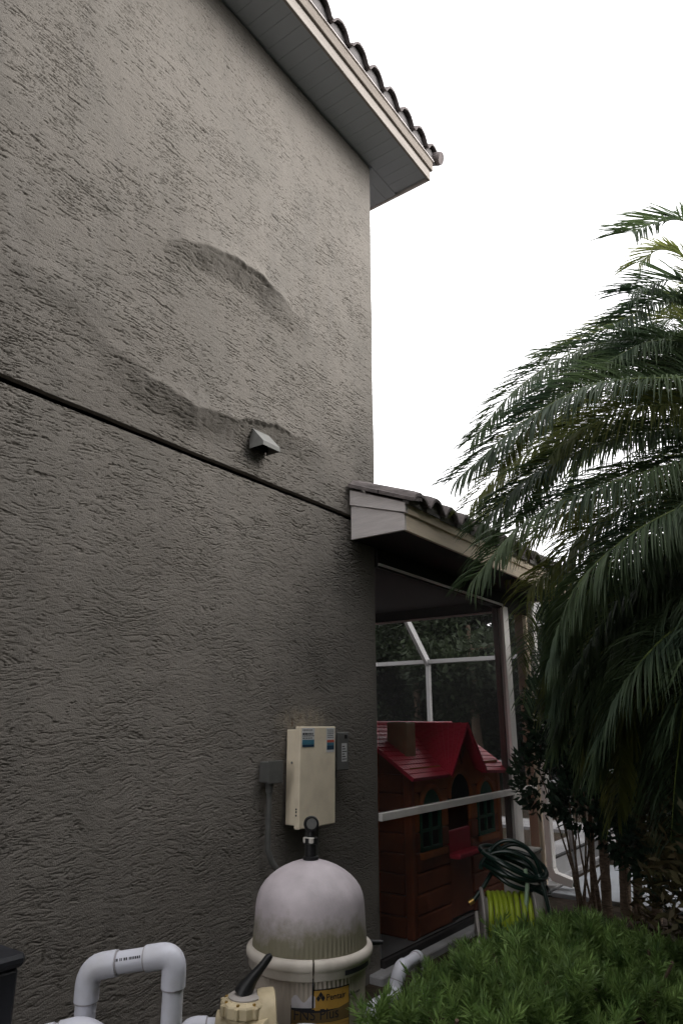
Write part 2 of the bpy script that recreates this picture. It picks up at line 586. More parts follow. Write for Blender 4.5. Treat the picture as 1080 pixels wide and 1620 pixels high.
def stucco_height(y, z):
    # broad unevenness and the two buckled blisters
    h = 0.012 * fbm(y / 0.9, z / 0.7, 1, 3)
    h += ridge(y, z, [2.0, 2.2, 2.32, 2.5, 2.75, 3.0, 3.2, 3.4, 3.7, 4.1],
               [4.40, 4.43, 4.49, 4.555, 4.605, 4.625, 4.59, 4.54, 4.53, 4.50],
               [0, .016, .056, .086, .098, .094, .066, .030, .006, 0], 0.26, 0.20, 0.026,
               [.0, .0, .03, .06, .16, .20, .10, .03, .0, 0])
    h += ridge(y, z, [1.2, 1.65, 1.95, 2.15, 2.5, 2.86, 3.05, 3.15, 3.3, 3.5, 3.75, 4.1],
               [3.85, 3.70, 3.55, 3.46, 3.445, 3.475, 3.53, 3.55, 3.56, 3.585, 3.60, 3.62],
               [0, .008, .026, .048, .060, .062, .064, .062, .050, .030, .012, 0], 0.30, 0.20, 0.040,
               [0, 0, .0, .03, .08, .18, .34, .36, .26, .12, .03, 0])
    h += 0.020 * np.exp(-((y - 1.75) / 0.35) ** 2 - ((z - 3.75) / 0.10) ** 2)
    # skip-trowel lace: flat plaster broken by fine ragged torn strokes
    low = sstep(3.3, 2.2, z)                       # strokes wander more on the lower storey
    wy = y + 0.05 * gn(y / 0.16, z / 0.10, 5) + 0.012 * gn(y / 0.035, z / 0.03, 6)
    wz = z + (0.014 + 0.025 * low) * gn(y / 0.19, z / 0.13, 7) + 0.06 * low * gn(y / 0.33, z / 0.24, 16) + 0.008 * gn(y / 0.045, z / 0.030, 8) + 0.004 * gn(y / 0.018, z / 0.014, 4)
    rag = 0.16 * gn(y / 0.014, z / 0.009, 9) + 0.12 * gn(y / 0.007, z / 0.005, 3)
    big = 0.50 * gn(y / 0.40, z / 0.28, 15) + 0.25 * gn(y / 0.13, z / 0.09, 17)
    t1 = wz / 0.026 + (1.2 + 1.4 * low) * fbm(wy / 0.28, wz / 0.09, 10, 3) + rag * 0.7
    m1 = sstep(0.02, 0.24, gn(wy / 0.18, wz / 0.026, 14) + big)
    t2 = wz / 0.0135 + 1.5 * fbm(wy / 0.11, wz / 0.04, 20, 3) + rag
    m2 = sstep(-0.06, 0.18, gn(wy / 0.07, wz / 0.016, 24) + big)
    t3 = 4.2 * fbm(wy / 0.11, wz / 0.08, 30, 4) + rag * 0.8
    m3 = sstep(0.0, 0.20, gn(wy / 0.07, wz / 0.045, 34)) * (0.5 + 0.5 * low)
    h1, h2, h3 = crack(t1, 0.15) * m1, crack(t2, 0.24) * m2, crack(t3, 0.070) * m3
    h -= np.maximum(np.maximum(0.0125 * h1, 0.0080 * h2) * (1 - 0.50 * low), 0.0095 * h3 * (1 - 0.2 * low))
    h += 0.0016 * gn(wy / 0.06, wz / 0.022, 37) + 0.0012 * gn(y / 0.015, z / 0.009, 38)
    return h


def grid_mesh(name, Y, Z, H, m, parent):
    nz, ny = H.shape
    V = np.empty((nz, ny, 3), np.float32)
    V[..., 0] = H
    V[..., 1] = Y
    V[..., 2] = Z
    idx = np.arange(nz * ny).reshape(nz, ny)
    q = np.stack([idx[:-1, :-1], idx[:-1, 1:], idx[1:, 1:], idx[1:, :-1]], -1).reshape(-1, 4)
    me = bpy.data.meshes.new(name)
    me.vertices.add(nz * ny)
    me.vertices.foreach_set('co', V.reshape(-1))
    me.loops.add(q.size)
    me.loops.foreach_set('vertex_index', q.reshape(-1).astype(np.int32))
    me.polygons.add(len(q))
    me.polygons.foreach_set('loop_start', np.arange(0, q.size, 4, dtype=np.int32))
    me.polygons.foreach_set('use_smooth', np.ones(len(q), bool))
    me.update(calc_edges=True)
    return link(name, me, m, parent)


# ================================================================ SETTING
g = MB().box((-60, -60, -0.25), (60, 90, -0.05)).build('ground', 'soil')
g['kind'] = 'structure'
s = MB().box((-6.0, 4.36, -0.20), (0.10, 7.9, 0.0), 0.01).build('patio_slab', 'concrete')
s['kind'] = 'structure'
s = MB().box((-9.0, 7.904, -0.20), (0.02, 8.9, -0.004), 0.01)
s.box((-9.0, 8.904, -0.20), (-5.2, 12.6, -0.004)).box((-0.9, 8.904, -0.20), (0.02, 12.6, -0.004))
s.box((-5.196, 11.6, -0.20), (-0.904, 12.6, -0.004))
s = s.build('pool_deck', 'concrete')
s['kind'] = 'structure'
s = MB().box((-5.3, 8.8, -0.24), (-0.8, 11.7, -0.10)).build('pool_water', 'water')
s['kind'] = 'structure'
s = MB().box((0.13, 7.42, -0.20), (1.45, 9.2, -0.012), 0.01).build('walkway', 'walk_concrete')
s['kind'] = 'structure'

# ================================================================ HOUSE
house = thing('house', 'two-storey house with buckled taupe stucco side wall and tiled eave', 'house', (0, 3, 0))
ny = 590
Yc = np.concatenate([np.linspace(0.75, WALL_END - 0.03, ny), [WALL_END - 0.018, WALL_END - 0.009, WALL_END - 0.003, WALL_END]])
zl = [0.0 - 0.05]
z = 0.0
while z < SOFFIT_Z:
    zl.append(z)
    z += 0.0028 + 0.0005 * max(0.0, z - 1.5)
zl += [SOFFIT_Z, GROOVE - 0.0185, GROOVE - 0.016, GROOVE + 0.016, GROOVE + 0.0185]
zl = np.array(sorted(zl))
Yg, Zg = np.meshgrid(Yc, zl)
H = stucco_height(Yg, Zg)
fade = sstep(WALL_END, WALL_END - 0.25, Yg)         # the blisters die out at the corner bead
H = H * (0.55 + 0.45 * fade)
H += np.where(Zg > GROOVE, 0.007, 0.0)
gd = sstep(0.0182, 0.0160, np.abs(Zg - GROOVE + 0.004 * gn(Yg / 0.4, Yg * 0, 50)))
H = H * (1 - gd) - 0.030 * gd
ed = np.clip((Yg - (WALL_END - 0.022)) / 0.022, 0, 1)
H = H - 0.022 * (1 - np.sqrt(np.maximum(0, 1 - ed ** 2)))
grid_mesh('stucco_wall', Yg, Zg, H, 'stucco', house)
# the wall's return faces and its run back towards the viewer
b = MB()
b.box((-0.24, -6.0, -0.05), (-0.03, WALL_END - 0.02, SOFFIT_Z))
b.build('wall_core', 'stucco_plain', house)
b = MB().box((-0.028, -6.0, -0.05), (0.004, 0.748, SOFFIT_Z))
b.build('wall', 'stucco_plain', house)
b = MB().box((-8.0, WALL_END - 0.23, 3.0), (-0.023, WALL_END - 0.001, SOFFIT_Z))
b.box((-8.0, WALL_END - 0.23, -0.05), (-0.023, WALL_END - 0.001, 2.996))
b.build('end_wall', 'stucco_plain', house)

EX, EYE = 0.412, 4.98                                # eave line and far end of the roof
sof = MB().box((-8.0, -6.0, SOFFIT_Z + 0.022), (EX - 0.01, EYE - 0.01, SOFFIT_Z + 0.05)).build('soffit', 'soffit', house)
sb = MB().box((0.030, 0.0, 0.0), (EX - 0.026, 0.1185, 0.020), 0.002).mesh('soffit_board')
sb.materials.append(M['soffit'])
for k in range(40):
    y0 = 0.12 + k * 0.12
    if y0 + 0.12 > EYE - 0.02:
        break
    link('soffit_board', sb, None, sof).location = (0, y0, SOFFIT_Z)
# past the corner the boards turn and run with the end eave
se = MB().box((0.0, WALL_END + 0.004, 0.0), (0.1185, EYE - 0.026, 0.020), 0.002).mesh('soffit_board')
se.materials.append(M['soffit'])
for k in range(12):
    link('soffit_board', se, None, sof).location = (-0.091 - k * 0.12, 0, SOFFIT_Z)
fas = MB().box((EX - 0.024, -6.0, SOFFIT_Z - 0.012), (EX, EYE, SOFFIT_Z + 0.105), 0.003).build('lower_fascia_board', 'fascia', house)
MB().box((EX - 0.024, -6.0, SOFFIT_Z + 0.108), (EX + 0.022, EYE + 0.022, SOFFIT_Z + 0.222), 0.004).build('upper_fascia_board', 'fascia_upper', house)
MB().box((EX - 0.02, -6.0, SOFFIT_Z + 0.223), (EX + 0.034, EYE + 0.034, SOFFIT_Z + 0.236)).build('drip_edge', 'fascia_end', house)
MB().box((-8.0, EYE - 0.024, SOFFIT_Z - 0.012), (EX - 0.025, EYE, SOFFIT_Z + 0.105), 0.003).build('end_fascia_board', 'fascia_end', house)
MB().box((-8.0, EYE - 0.024, SOFFIT_Z + 0.108), (EX - 0.025, EYE + 0.022, SOFFIT_Z + 0.222), 0.004).build('end_fascia_board', 'fascia_end', house)


def tile_mesh(wd, ln, slope, hump=0.118, seed=0):
    """one S-profile roof tile, eave end at local x = 0, rising towards -x"""
    rr = random.Random(seed)
    n = 14
    prof = []
    for i in range(n + 1):
        u = i / n
        hgt = hump * max(0.0, math.sin(math.pi * min(1, max(0, (u - 0.10) / 0.80)))) ** 0.55
        prof.append((u * wd * 0.985, hgt + 0.004 * rr.uniform(-1, 1)))
    th = 0.016
    vs, fs = [], []
    for e, x in enumerate((0.0, -0.06, -ln)):
        up = -x * slope + (0.0 if e else -0.006)
        tp = 1.0 if e < 2 else 0.9
        for (y, h) in prof:
            vs.append((x, y, up + h * tp + th))
        for (y, h) in prof:
            vs.append((x, y, up + max(h * tp - th * 0.6, 0)))
    m = n + 1
    for e in range(2):
        a, c = e * 2 * m, (e + 1) * 2 * m
        for i in range(n):
            fs.append((a + i, a + i + 1, c + i + 1, c + i))
            fs.append((a + m + i + 1, a + m + i, c + m + i, c + m + i + 1))
        fs.append((a, c, c + m, a + m))
        fs.append((a + n, a + m + n, c + m + n, c + n))
    for i in range(n):
        fs.append((i, m + i, m + i + 1, i + 1))
        a = 4 * m
        fs.append((a + i + 1, a + m + i + 1, a + m + i, a + i))
    b = MB().add(vs, fs)
    me = b.mesh('roof_tile', True, 50)
    me.materials.append(M['tile'])
    # mortar plug that closes the barrel's open end
    c = MB()
    poly = [(-0.045, y, max(h - th * 0.8, 0.002)) for (y, h) in prof]
    poly = [(-0.045, prof[1][0], -0.02)] + poly[1:-1] + [(-0.045, prof[-2][0], -0.02)]
    c.prism(poly, (-0.05, 0, 0.02))
    pm = c.mesh('mortar_plug')
    pm.materials.append(M['mortar'])
    return me, pm


def tile_field(parent, x_eave, z_eave, y0, count, courses, wd, slope, ln=0.40, hump=0.118):
    variants = [tile_mesh(wd, ln, slope, hump, seed=k) for k in range(4)]
    for c in range(courses):
        for k in range(count):
            tm, pm = variants[random.randrange(4)]
            x = x_eave - c * (ln - 0.06) + random.uniform(-0.008, 0.008)
            zz = z_eave + c * ((ln - 0.06) * slope + 0.012)
            o = link('roof_tile', tm, None, parent)
            o.location = (x, y0 + k * wd, zz)
            o.rotation_euler = (random.uniform(-0.02, 0.02), random.uniform(-0.012, 0.012), random.uniform(-0.012, 0.012))
            if c == 0:
                p = link('mortar_plug', pm, None, parent)
                p.location = (x, y0 + k * wd, zz)


SL = 0.38
roof = MB().prism([(EX + 0.01, -6, SOFFIT_Z + 0.24), (-8.0, -6, SOFFIT_Z + 0.24 + 8.4 * SL), (-8.0, -6, SOFFIT_Z + 0.20 + 8.4 * SL), (EX - 0.02, -6, SOFFIT_Z + 0.2)], (0, 6 + EYE + 0.01, 0)).build('roof', 'tile', house)
tile_field(roof, EX + 0.075, SOFFIT_Z + 0.256, 5.10 - 0.262 * 18, 18, 2, 0.262, SL)

# barrel tiles closing the far hip of the roof
for k in range(2):
    xa, za = EX + 0.085 - k * 0.36, SOFFIT_Z + 0.29 + k * (0.36 * SL + 0.012)
    MB().tube([(xa, 5.075, za), (xa - 0.03, 5.07, za + 0.012), (xa - 0.42, 5.02, za + 0.42 * SL)], [0.060, 0.068, 0.060], 18).build('hip_tile', 'tile', roof, True)

# ---------------------------------------------------------------- vent hood on the wall
vh = thing('vent_hood', 'small grey wedge-shaped vent hood below the lower stucco bulge', 'vent', (0.05, 3.13, 3.30))
y0, y1, zt, zb, dx = 3.0, 3.165, 3.470, 3.325, 0.105
b = MB()
th = 0.004
VB = 0.045
b.prism([(0.03, y0, zt), (0.03 + dx, y0, zb + 0.03), (0.03 + dx, y0, zb + 0.024), (0.026, y0, zt - 0.008)], (0, y1 - y0, 0))
for yy in (y0 - 0.001, y1 - th + 0.001):
    b.prism([(0.015, yy, zt - 0.002), (0.03 + dx + 0.002, yy, zb + 0.028), (0.03 + dx + 0.002, yy, zb), (0.015, yy, zb)], (0, th, 0))
b.prism([(0.03 + dx - 0.003, y0, zb + 0.027), (0.03 + dx + 0.001, y0, zb + 0.027), (0.03 + dx + 0.001, y0, zb), (0.03 + dx - 0.003, y0, zb)], (0, y1 - y0, 0))
b.build('hood', 'vent_paint', vh)
MB().box((-0.03, y0 + 0.01, zb + 0.02), (0.032, y1 - 0.01, zt - 0.05)).build('duct_opening', 'dark_void', vh)
MB().box((0.0, y0 + 0.02, zt + 0.006), (0.030, y1 - 0.02, zt + 0.03)).build('gap_shade', 'dark_void', vh)  # solid dark block painted as the shaded slot above the hood

# ================================================================ ELECTRICAL BOXES ON THE WALL
cb = thing('control_box', 'tall beige metal pool control box with warning stickers on the wall', 'control box', (0.06, 3.6, 1.0))
MB().box((0.012, 3.445, 1.015), (0.095, 3.775, 1.565), 0.004).build('case', 'beige_metal', cb)
MB().box((0.097, 3.425, 0.998), (0.137, 3.790, 1.583), 0.005).build('door', 'beige_metal', cb)
for zz in (1.11, 1.095, 1.075):
    MB().lathe((0.117, 3.424, zz), [(0.005, 0), (0.005, 0.003)], 8, (0, -1, 0)).build('screw', 'ink', cb)
MB().lathe((0.06, 3.444, 1.37), [(0.008, 0), (0.007, 0.004)], 10, (0, -1, 0)).build('knockout', 'grey_metal', cb)
st = MB().box((0.1375, 3.440, 1.475), (0.1385, 3.565, 1.575)).build('sticker', 'sticker_white', cb)
MB().box((0.1388, 3.445, 1.477), (0.1394, 3.562, 1.505)).build('sticker_band', 'sticker_blue', st)
MB().box((0.1388, 3.445, 1.462), (0.1394, 3.562, 1.4765)).build('sticker_band', 'sticker_navy', st)
b = MB()
for r_, z_ in enumerate((1.565, 1.545, 1.530, 1.517)):
    y = 3.447
    while y < 3.545:
        l = random.uniform(0.006, 0.02)
        b.box((0.1388, y, z_ - (0.011 if r_ == 1 else 0.005)), (0.1394, min(y + l, 3.56), z_))
        y += l + 0.005
b.build('print', 'ink', st)
st = MB().box((0.1375, 3.690, 1.425), (0.1385, 3.775, 1.575)).build('sticker', 'sticker_white', cb)
MB().box((0.1388, 3.695, 1.485), (0.1394, 3.770, 1.500)).build('sticker_band', 'sticker_red', st)
MB().box((0.1388, 3.695, 1.467), (0.1394, 3.770, 1.4845)).build('sticker_band', 'sticker_blue', st)
MB().box((0.1388, 3.695, 1.440), (0.1394, 3.770, 1.4665)).build('sticker_band', 'sticker_navy', st)
b = MB()
for z_ in (1.563, 1.551, 1.540, 1.529, 1.518):
    y = 3.70
    while y < 3.755:
        l = random.uniform(0.006, 0.016)
        b.box((0.1388, y, z_ - 0.004), (0.1394, min(y + l, 3.768), z_))
        y += l + 0.005
b.build('print', 'ink', st)
b = MB()
for y_ in (3.62, 3.69):
    b.lathe((0.055, y_, 0.60), [(0.022, 0), (0.022, 0.42)], 12)
b.build('conduit', 'grey_conduit', cb, True)

fs_ = thing('switch_box', 'grey metal safety switch with white label right of the beige box', 'switch box', (0.05, 3.92, 1.28))
MB().box((0.012, 3.80, 1.315), (0.095, 3.965, 1.535), 0.006).build('case', 'grey_metal', fs_)
MB().box((0.097, 3.845, 1.305), (0.112, 3.975, 1.545), 0.005).build('cover', 'grey_metal', fs_)
lb = MB().box((0.1125, 3.890, 1.36), (0.1135, 3.950, 1.475)).build('label', 'sticker_white', fs_)
b = MB()
for k in range(6):
    b.box((0.1138, 3.896, 1.372 + k * 0.016), (0.1143, 3.944 - 0.01 * (k % 3), 1.378 + k * 0.016))
b.build('print', 'ink', lb)
MB().box((0.112, 3.925, 1.505), (0.125, 3.945, 1.530), 0.003).build('hasp', 'black_plastic', fs_)
for zz in (1.36, 1.50):
    MB().box((0.088, 3.815, zz), (0.108, 3.838, zz + 0.02), 0.003).build('hinge', 'grey_metal', fs_)
MB().lathe((0.055, 3.88, 1.26), [(0.022, 0), (0.022, 0.05)], 12).build('conduit_hub', 'grey_conduit', fs_, True)

jb = thing('junction_box', 'small dark grey junction box with conduit left of the beige box', 'junction box', (0.04, 3.27, 1.26))
MB().box((0.008, 3.205, 1.268), (0.078, 3.325, 1.385), 0.005).build('box', 'grey_conduit', jb)
MB().box((0.079, 3.200, 1.263), (0.088, 3.330, 1.390), 0.003).build('cover', 'grey_conduit', jb)
MB().lathe((0.042, 3.262, 1.21), [(0.024, 0), (0.024, 0.035), (0.029, 0.037), (0.029, 0.06)], 14).build('connector', 'grey_conduit', jb, True)
MB().tube([(0.042, 3.262, 1.215), (0.042, 3.262, 1.0), (0.044, 3.262, 0.90), (0.055, 3.285, 0.84), (0.075, 3.33, 0.78), (0.10, 3.40, 0.72), (0.11, 3.42, 0.55), (0.11, 3.42, 0.0)], 0.017, 12).build('conduit', 'grey_conduit', jb, True)

# ================================================================ POOL FILTER
TX, TY = 0.930, 2.545
ft = thing('pool_filter', 'domed off-white pool filter tank with gauge and gold label', 'pool filter', (TX, TY, 0))
NR = 320


def ribs(zlo, zhi, depth):
    return lambda z, k: (depth if k % 4 < 2 else -depth) if zlo < z < zhi else 0.0


lid = MB()
prof = [(0.236, 0.0), (0.235, 0.012), (0.2335, 0.05), (0.2325, 0.075), (0.231, 0.10), (0.2295, 0.14), (0.2265, 0.168), (0.2215, 0.190),
        (0.212, 0.212), (0.197, 0.233), (0.176, 0.254), (0.150, 0.273), (0.120, 0.290), (0.086, 0.304), (0.052, 0.314), (0.02, 0.319), (0.0, 0.320)]
lid.lathe((0, 0, 0), prof, NR, rib=ribs(0.005, 0.075, 0.0018))
o = link_local('lid', lid.mesh('lid', True, 60), 'tank_lid', ft, (0, 0, 0.725))
bd = MB()
bd.lathe((TX, TY, -0.027), [(0.20, 0.0), (0.215, 0.02), (0.222, 0.08), (0.226, 0.45), (0.228, 0.60), (0.229, 0.64), (0.2295, 0.69), (0.236, 0.70), (0.236, 0.712)], NR, rib=ribs(0.61, 0.695, 0.0022))
bd.build('body', 'tank_body', ft, True, 60)
bn = MB()
cp = [(0.236, 0.690), (0.247, 0.690), (0.250, 0.694), (0.251, 0.718), (0.2555, 0.722), (0.260, 0.730), (0.2615, 0.740), (0.260, 0.750), (0.2545, 0.758), (0.247, 0.762), (0.238, 0.762)]
a_gap = math.atan2(-2.545, 2.02) + 0.06
n = 96
vs, fs = [], []
for k in range(n):
    a = a_gap + 0.014 + (2 * math.pi - 0.028) * k / (n - 1)
    for (r, z) in cp:
        vs.append((TX + r * math.cos(a), TY + r * math.sin(a), z - 0.027))
m = len(cp)
for k in range(n - 1):
    for i in range(m):
        j = (i + 1) % m
        fs.append((k * m + i, k * m + j, k * m + m + j, k * m + m + i))
fs.append(tuple(range(m)))
fs.append(tuple((n - 1) * m + i for i in range(m)))
bn.add(vs, fs)
cl_ = bn.build('clamp_band', 'tank_band', ft, True, 50)
ca, sa = math.cos(a_gap), math.sin(a_gap)
MB().tube([(TX + 0.233 * ca, TY + 0.233 * sa, 0.575), (TX + 0.235 * ca, TY + 0.235 * sa, 0.673)], 0.0035, 8).build('seam', 'ink', ft, True)
a2 = a_gap + 1.72
MB().tube([(TX + 0.235 * math.cos(a2), TY + 0.235 * math.sin(a2), 0.715), (TX + 0.315 * math.cos(a2 - .02), TY + 0.315 * math.sin(a2 - .02), 0.711)], [0.012, 0.009], 10).build('clamp_bolt', 'black_plastic', cl_, True)


def arc_patch(a0, a1, z0, z1, r, top=None):
    b = MB()
    n = 20
    vs = []
    for k in range(n + 1):
        a = a0 + (a1 - a0) * k / n
        zt_ = z1 if top is None else top(k / n)
        for rr, zz in ((r, z0), (r, zt_), (r - 0.0012, zt_), (r - 0.0012, z0)):
            vs.append((TX + rr * math.cos(a), TY + rr * math.sin(a), zz))
    fs = [(3, 2, 1, 0), (4 * n, 4 * n + 1, 4 * n + 2, 4 * n + 3)]
    for k in range(n):
        for i in range(4):
            j = (i + 1) % 4
            fs.append((4 * k + i, 4 * k + j, 4 * k + 4 + j, 4 * k + 4 + i))
    return b.add(vs, fs)


AV = math.atan2(-2.545, 2.02)
la, lb_ = AV - 0.30, AV + 0.73
arc_patch(a_gap + 0.52, a_gap + 1.15, 0.673, 0.6895, 0.2525).build('clamp_sticker', 'ink', cl_)
arc_patch(la, lb_, 0.33, 0.634, 0.2320, lambda u: 0.634 if u > 0.33 else 0.582).build('label_border', 'ink', ft)
arc_patch(la + 0.012, lb_ - 0.012, 0.334, 0.525, 0.2326).build('label', 'label_ochre', ft)
arc_patch(la + 0.012, lb_ - 0.012, 0.5265, 0.630, 0.2326, lambda u: 0.576 - 0.018 * math.sin(math.pi * (0.15 + 0.85 * u))).build('label', 'label_brown', ft)
arc_patch(la + 0.345, lb_ - 0.012, 0.566, 0.630, 0.2323).build('label', 'label_gold', ft)
arc_patch(la + 0.01, la + 0.40, 0.575, 0.615, 0.2329, lambda u: 0.605 + 0.012 * math.sin(9 * u)).build('torn_paper', 'label_torn', ft)


def text_arc(body, size, a_start, z, r, name, m, parent):
    cu = bpy.data.curves.new('t', 'FONT')
    cu.body = body
    cu.size = size
    cu.extrude = 0.0004
    ob = bpy.data.objects.new('t', cu)
    col.objects.link(ob)
    bpy.context.view_layer.update()
    me = bpy.data.meshes.new_from_object(ob.evaluated_get(bpy.context.evaluated_depsgraph_get()))
    bpy.data.objects.remove(ob)
    for v in me.vertices:
        x, y, d = v.co
        a = a_start + x / r
        v.co = (TX + (r + d) * math.cos(a), TY + (r + d) * math.sin(a), z + y)
    me.materials.clear()
    me.name = name
    return link(name, me, m, parent)


text_arc('FNS Plus', 0.050, la + 0.04, 0.536, 0.2332, 'lettering', 'ink', ft)
text_arc('Pentair', 0.030, la + 0.58, 0.596, 0.2332, 'lettering', 'ink', ft)
text_arc('Pool Products', 0.013, la + 0.58 + 0.098 / 0.23, 0.594, 0.2332, 'lettering', 'ink', ft)
b = MB()
for (du, dv) in ((0, 0.009), (-0.009, 0), (0.009, 0), (0, -0.009)):
    vs = []
    for (x, y) in ((0, 0.0085), (0.0085, 0), (0, -0.0085), (-0.0085, 0)):
        a = la + 0.49 + (x + du) / 0.231
        vs.append((TX + 0.2334 * math.cos(a), TY + 0.2334 * math.sin(a), 0.605 + (y + dv) * 1.25))
    if du or dv != -0.009:
        b.add(vs, [(0, 1, 2, 3)])
b.build('logo', 'ink', ft)
# air relief and pressure gauge on the crown
b = MB().lathe((TX, TY, 1.043), [(0.034, 0), (0.034, 0.012), (0.024, 0.014), (0.024, 0.06), (0.03, 0.062), (0.03, 0.085), (0.016, 0.087), (0.012, 0.12)], 20)
gs = b.build('gauge_stem', 'black_plastic', ft, True)
MB().box((TX - 0.024, TY - 0.028, 1.109), (TX + 0.026, TY - 0.006, 1.131), 0.003).build('stem_tag', 'bin_cream', gs)
gdir = (0.72, -0.68, 0.12)
gg = MB().lathe((TX - 0.005, TY + 0.005, 1.182), [(0.028, -0.01), (0.032, -0.006), (0.032, 0.018), (0.028, 0.022), (0.026, 0.018)], 28, gdir).build('gauge', 'black_plastic', ft, True)
MB().lathe((TX - 0.005 + 0.018 * 0.72, TY + 0.005 - 0.018 * 0.68, 1.1845), [(0.022, 0.0), (0.022, 0.003)], 24, gdir).build('dial', 'grey_metal', gg)

# ================================================================ MULTIPORT VALVE
VX, VY = 0.985, 2.110
mv = thing('multiport_valve', 'cream multiport valve with raised black lever beside the filter tank', 'valve', (VX, VY, 0))
b = MB().lathe((VX, VY, 0.30), [(0.062, 0), (0.066, 0.02), (0.070, 0.22), (0.070, 0.30), (0.078, 0.305), (0.078, 0.312)], 32)
b.build('body', 'valve_cream', mv, True)
tp = MB().lathe((VX, VY, 0.615), [(0.088, 0), (0.090, 0.004), (0.090, 0.034), (0.086, 0.04), (0.070, 0.046), (0.068, 0.048)], 8).build('bonnet', 'valve_cream', mv)
for k in range(8):
    a = 2 * math.pi * (k + 0.5) / 8
    MB().lathe((VX + 0.074 * math.cos(a), VY + 0.074 * math.sin(a), 0.655), [(0.006, 0), (0.006, 0.006)], 6).build('bolt', 'brass', tp)
    MB().box((VX + 0.086 * math.cos(a) - 0.008, VY + 0.086 * math.sin(a) - 0.008, 0.618), (VX + 0.086 * math.cos(a) + 0.008, VY + 0.086 * math.sin(a) + 0.008, 0.652), 0.003).build('lug', 'valve_cream', tp)
MB().lathe((VX, VY, 0.6635), [(0.062, 0), (0.062, 0.004), (0.056, 0.008), (0.03, 0.010)], 28).build('position_plate', 'reel_plastic', mv, True)
MB().tube([(VX - 0.006, VY - 0.005, 0.672), (VX, VY, 0.69), (VX + 0.018, VY + 0.014, 0.72), (VX + 0.042, VY + 0.034, 0.755), (VX + 0.062, VY + 0.048, 0.785), (VX + 0.070, VY + 0.054, 0.792)],
          [0.036, 0.030, 0.021, 0.015, 0.014, 0.008], 14).build('lever', 'black_plastic', mv, True)
dR = Vector((0.808, 0.589, 0)).normalized()
dF = Vector((0.72, -0.69, 0)).normalized()
p0 = Vector((VX, VY, 0.568))
b = MB().lathe(p0, [(0.054, 0.04), (0.054, 0.115), (0.048, 0.118)], 24, (dR + dF * 0.9).normalized())
b.build('port', 'valve_cream', mv, True)
b = MB().lathe(p0 + Vector((0, 0, 0.02)), [(0.09, 0.04), (0.095, 0.06), (0.095, 0.10), (0.088, 0.104)], 28, (-dF * 0.2 + dR).normalized())
b.build('flange', 'valve_cream', mv, True)
b = MB().lathe(p0, [(0.052, 0.04), (0.052, 0.10)], 24, -dR)
b.build('port', 'valve_cream', mv, True)


def pipe_run(name, label, pts, r, sleeves, parent_loc, group=None, bend=0.05):
    """rigid white pipe: straight legs, swept elbows with thicker sockets and a glue line at each socket end"""
    t = thing(name, label, 'pipe', parent_loc, group)
    P = [Vector(p) for p in pts]
    path = [P[0]]
    elbows = []
    for i in range(1, len(P) - 1):
        a = (P[i - 1] - P[i]).normalized()
        c = (P[i + 1] - P[i]).normalized()
        q = [P[i] + a * bend * (1 - s) ** 2 + c * bend * s ** 2 for s in [k / 8 for k in range(9)]]
        path += q
        elbows.append((P[i] + a * (bend + sleeves), q, P[i] + c * (bend + sleeves)))
    path.append(P[-1])
    MB().tube(path, r, 24).build('pipe', 'pvc', t, True, 50)
    for (s, q, e) in elbows:
        el = MB().tube([s] + q + [e], r * 1.17, 28).build('elbow', 'pvc', t, True, 50)
        for (u, v) in ((s, q[0]), (e, q[-1])):
            d = (u - v).normalized()
            MB().tube([u + d * 0.0005, u + d * 0.005], r * 1.10, 24).build('glue_ring', 'pvc_glue', el, True, 50)
    return t


lp = pipe_run('pvc_loop', 'white plastic pipe bent in an upside-down U in front of the wall',
              [(0.672, 1.668, -0.05), (0.690, 1.650, 0.812), (0.935, 1.808, 0.856), (0.915, 1.835, -0.05)], 0.0345, 0.045, (0.8, 1.75, -0.05), bend=0.052)
b = MB()
a, c = Vector((0.690, 1.650, 0.812)), Vector((0.935, 1.808, 0.856))
dv = (c - a).normalized()
nv = (Vector((2.95, 0, 1.6)) - (a + c) / 2)
nv = (nv - dv * nv.dot(dv)).normalized()
uv = dv.cross(nv) * -1
uv = uv if uv.z > 0 else -uv
x = 0.10
while x < 0.22:
    l = random.choice((0.003, 0.004, 0.005))
    pc = a + dv * x + nv * 0.0347 + uv * 0.004
    b.add([pc, pc + dv * l, pc + dv * l + uv * 0.008, pc + uv * 0.008], [(0, 1, 2, 3)])
    x += l + random.choice((0.002, 0.002, 0.006))
b.build('print', 'ink', lp)
pipe_run('pvc_elbow_pair', 'low white pipe arched over beside the black heater', [(0.58, 1.42, 0.30), (0.655, 1.485, 0.640), (0.76, 1.60, 0.665), (0.90, 1.745, 0.54), (0.95, 1.80, -0.05)], 0.033, 0.03, (0.7, 1.6, -0.05), bend=0.04)
pipe_run('pvc_branch', 'white plastic pipe elbow leaving the left side of the cream valve', [VZ for VZ in ((VX - 0.075, VY - 0.055, 0.568), (VX - 0.165, VY - 0.125, 0.568), (VX - 0.170, VY - 0.130, -0.05))], 0.030, 0.03, (VX - 0.16, VY - 0.12, -0.05), bend=0.04)
pd = (dR + dF * 0.9).normalized()
q0 = Vector((VX, VY, 0.568)) + pd * 0.10
q1 = q0 + pd * 0.11
pipe_run('pvc_outlet', 'white plastic pipe elbow turning down in front of the cream valve', [q0, q1, q1 + Vector((-0.01, -0.01, -0.5))], 0.032, 0.03, (q1.x, q1.y, 0), bend=0.045)
pipe_run('pvc_return', 'white plastic pipe running along the tank foot under the label', [(VX + 0.12, VY + 0.12, -0.05), (VX + 0.12, VY + 0.12, 0.535), (VX + 0.19, VY + 0.20, 0.525), (VX + 0.21, VY + 0.22, -0.05)], 0.03, 0.02, (VX + 0.15, VY + 0.15, -0.05), bend=0.04)
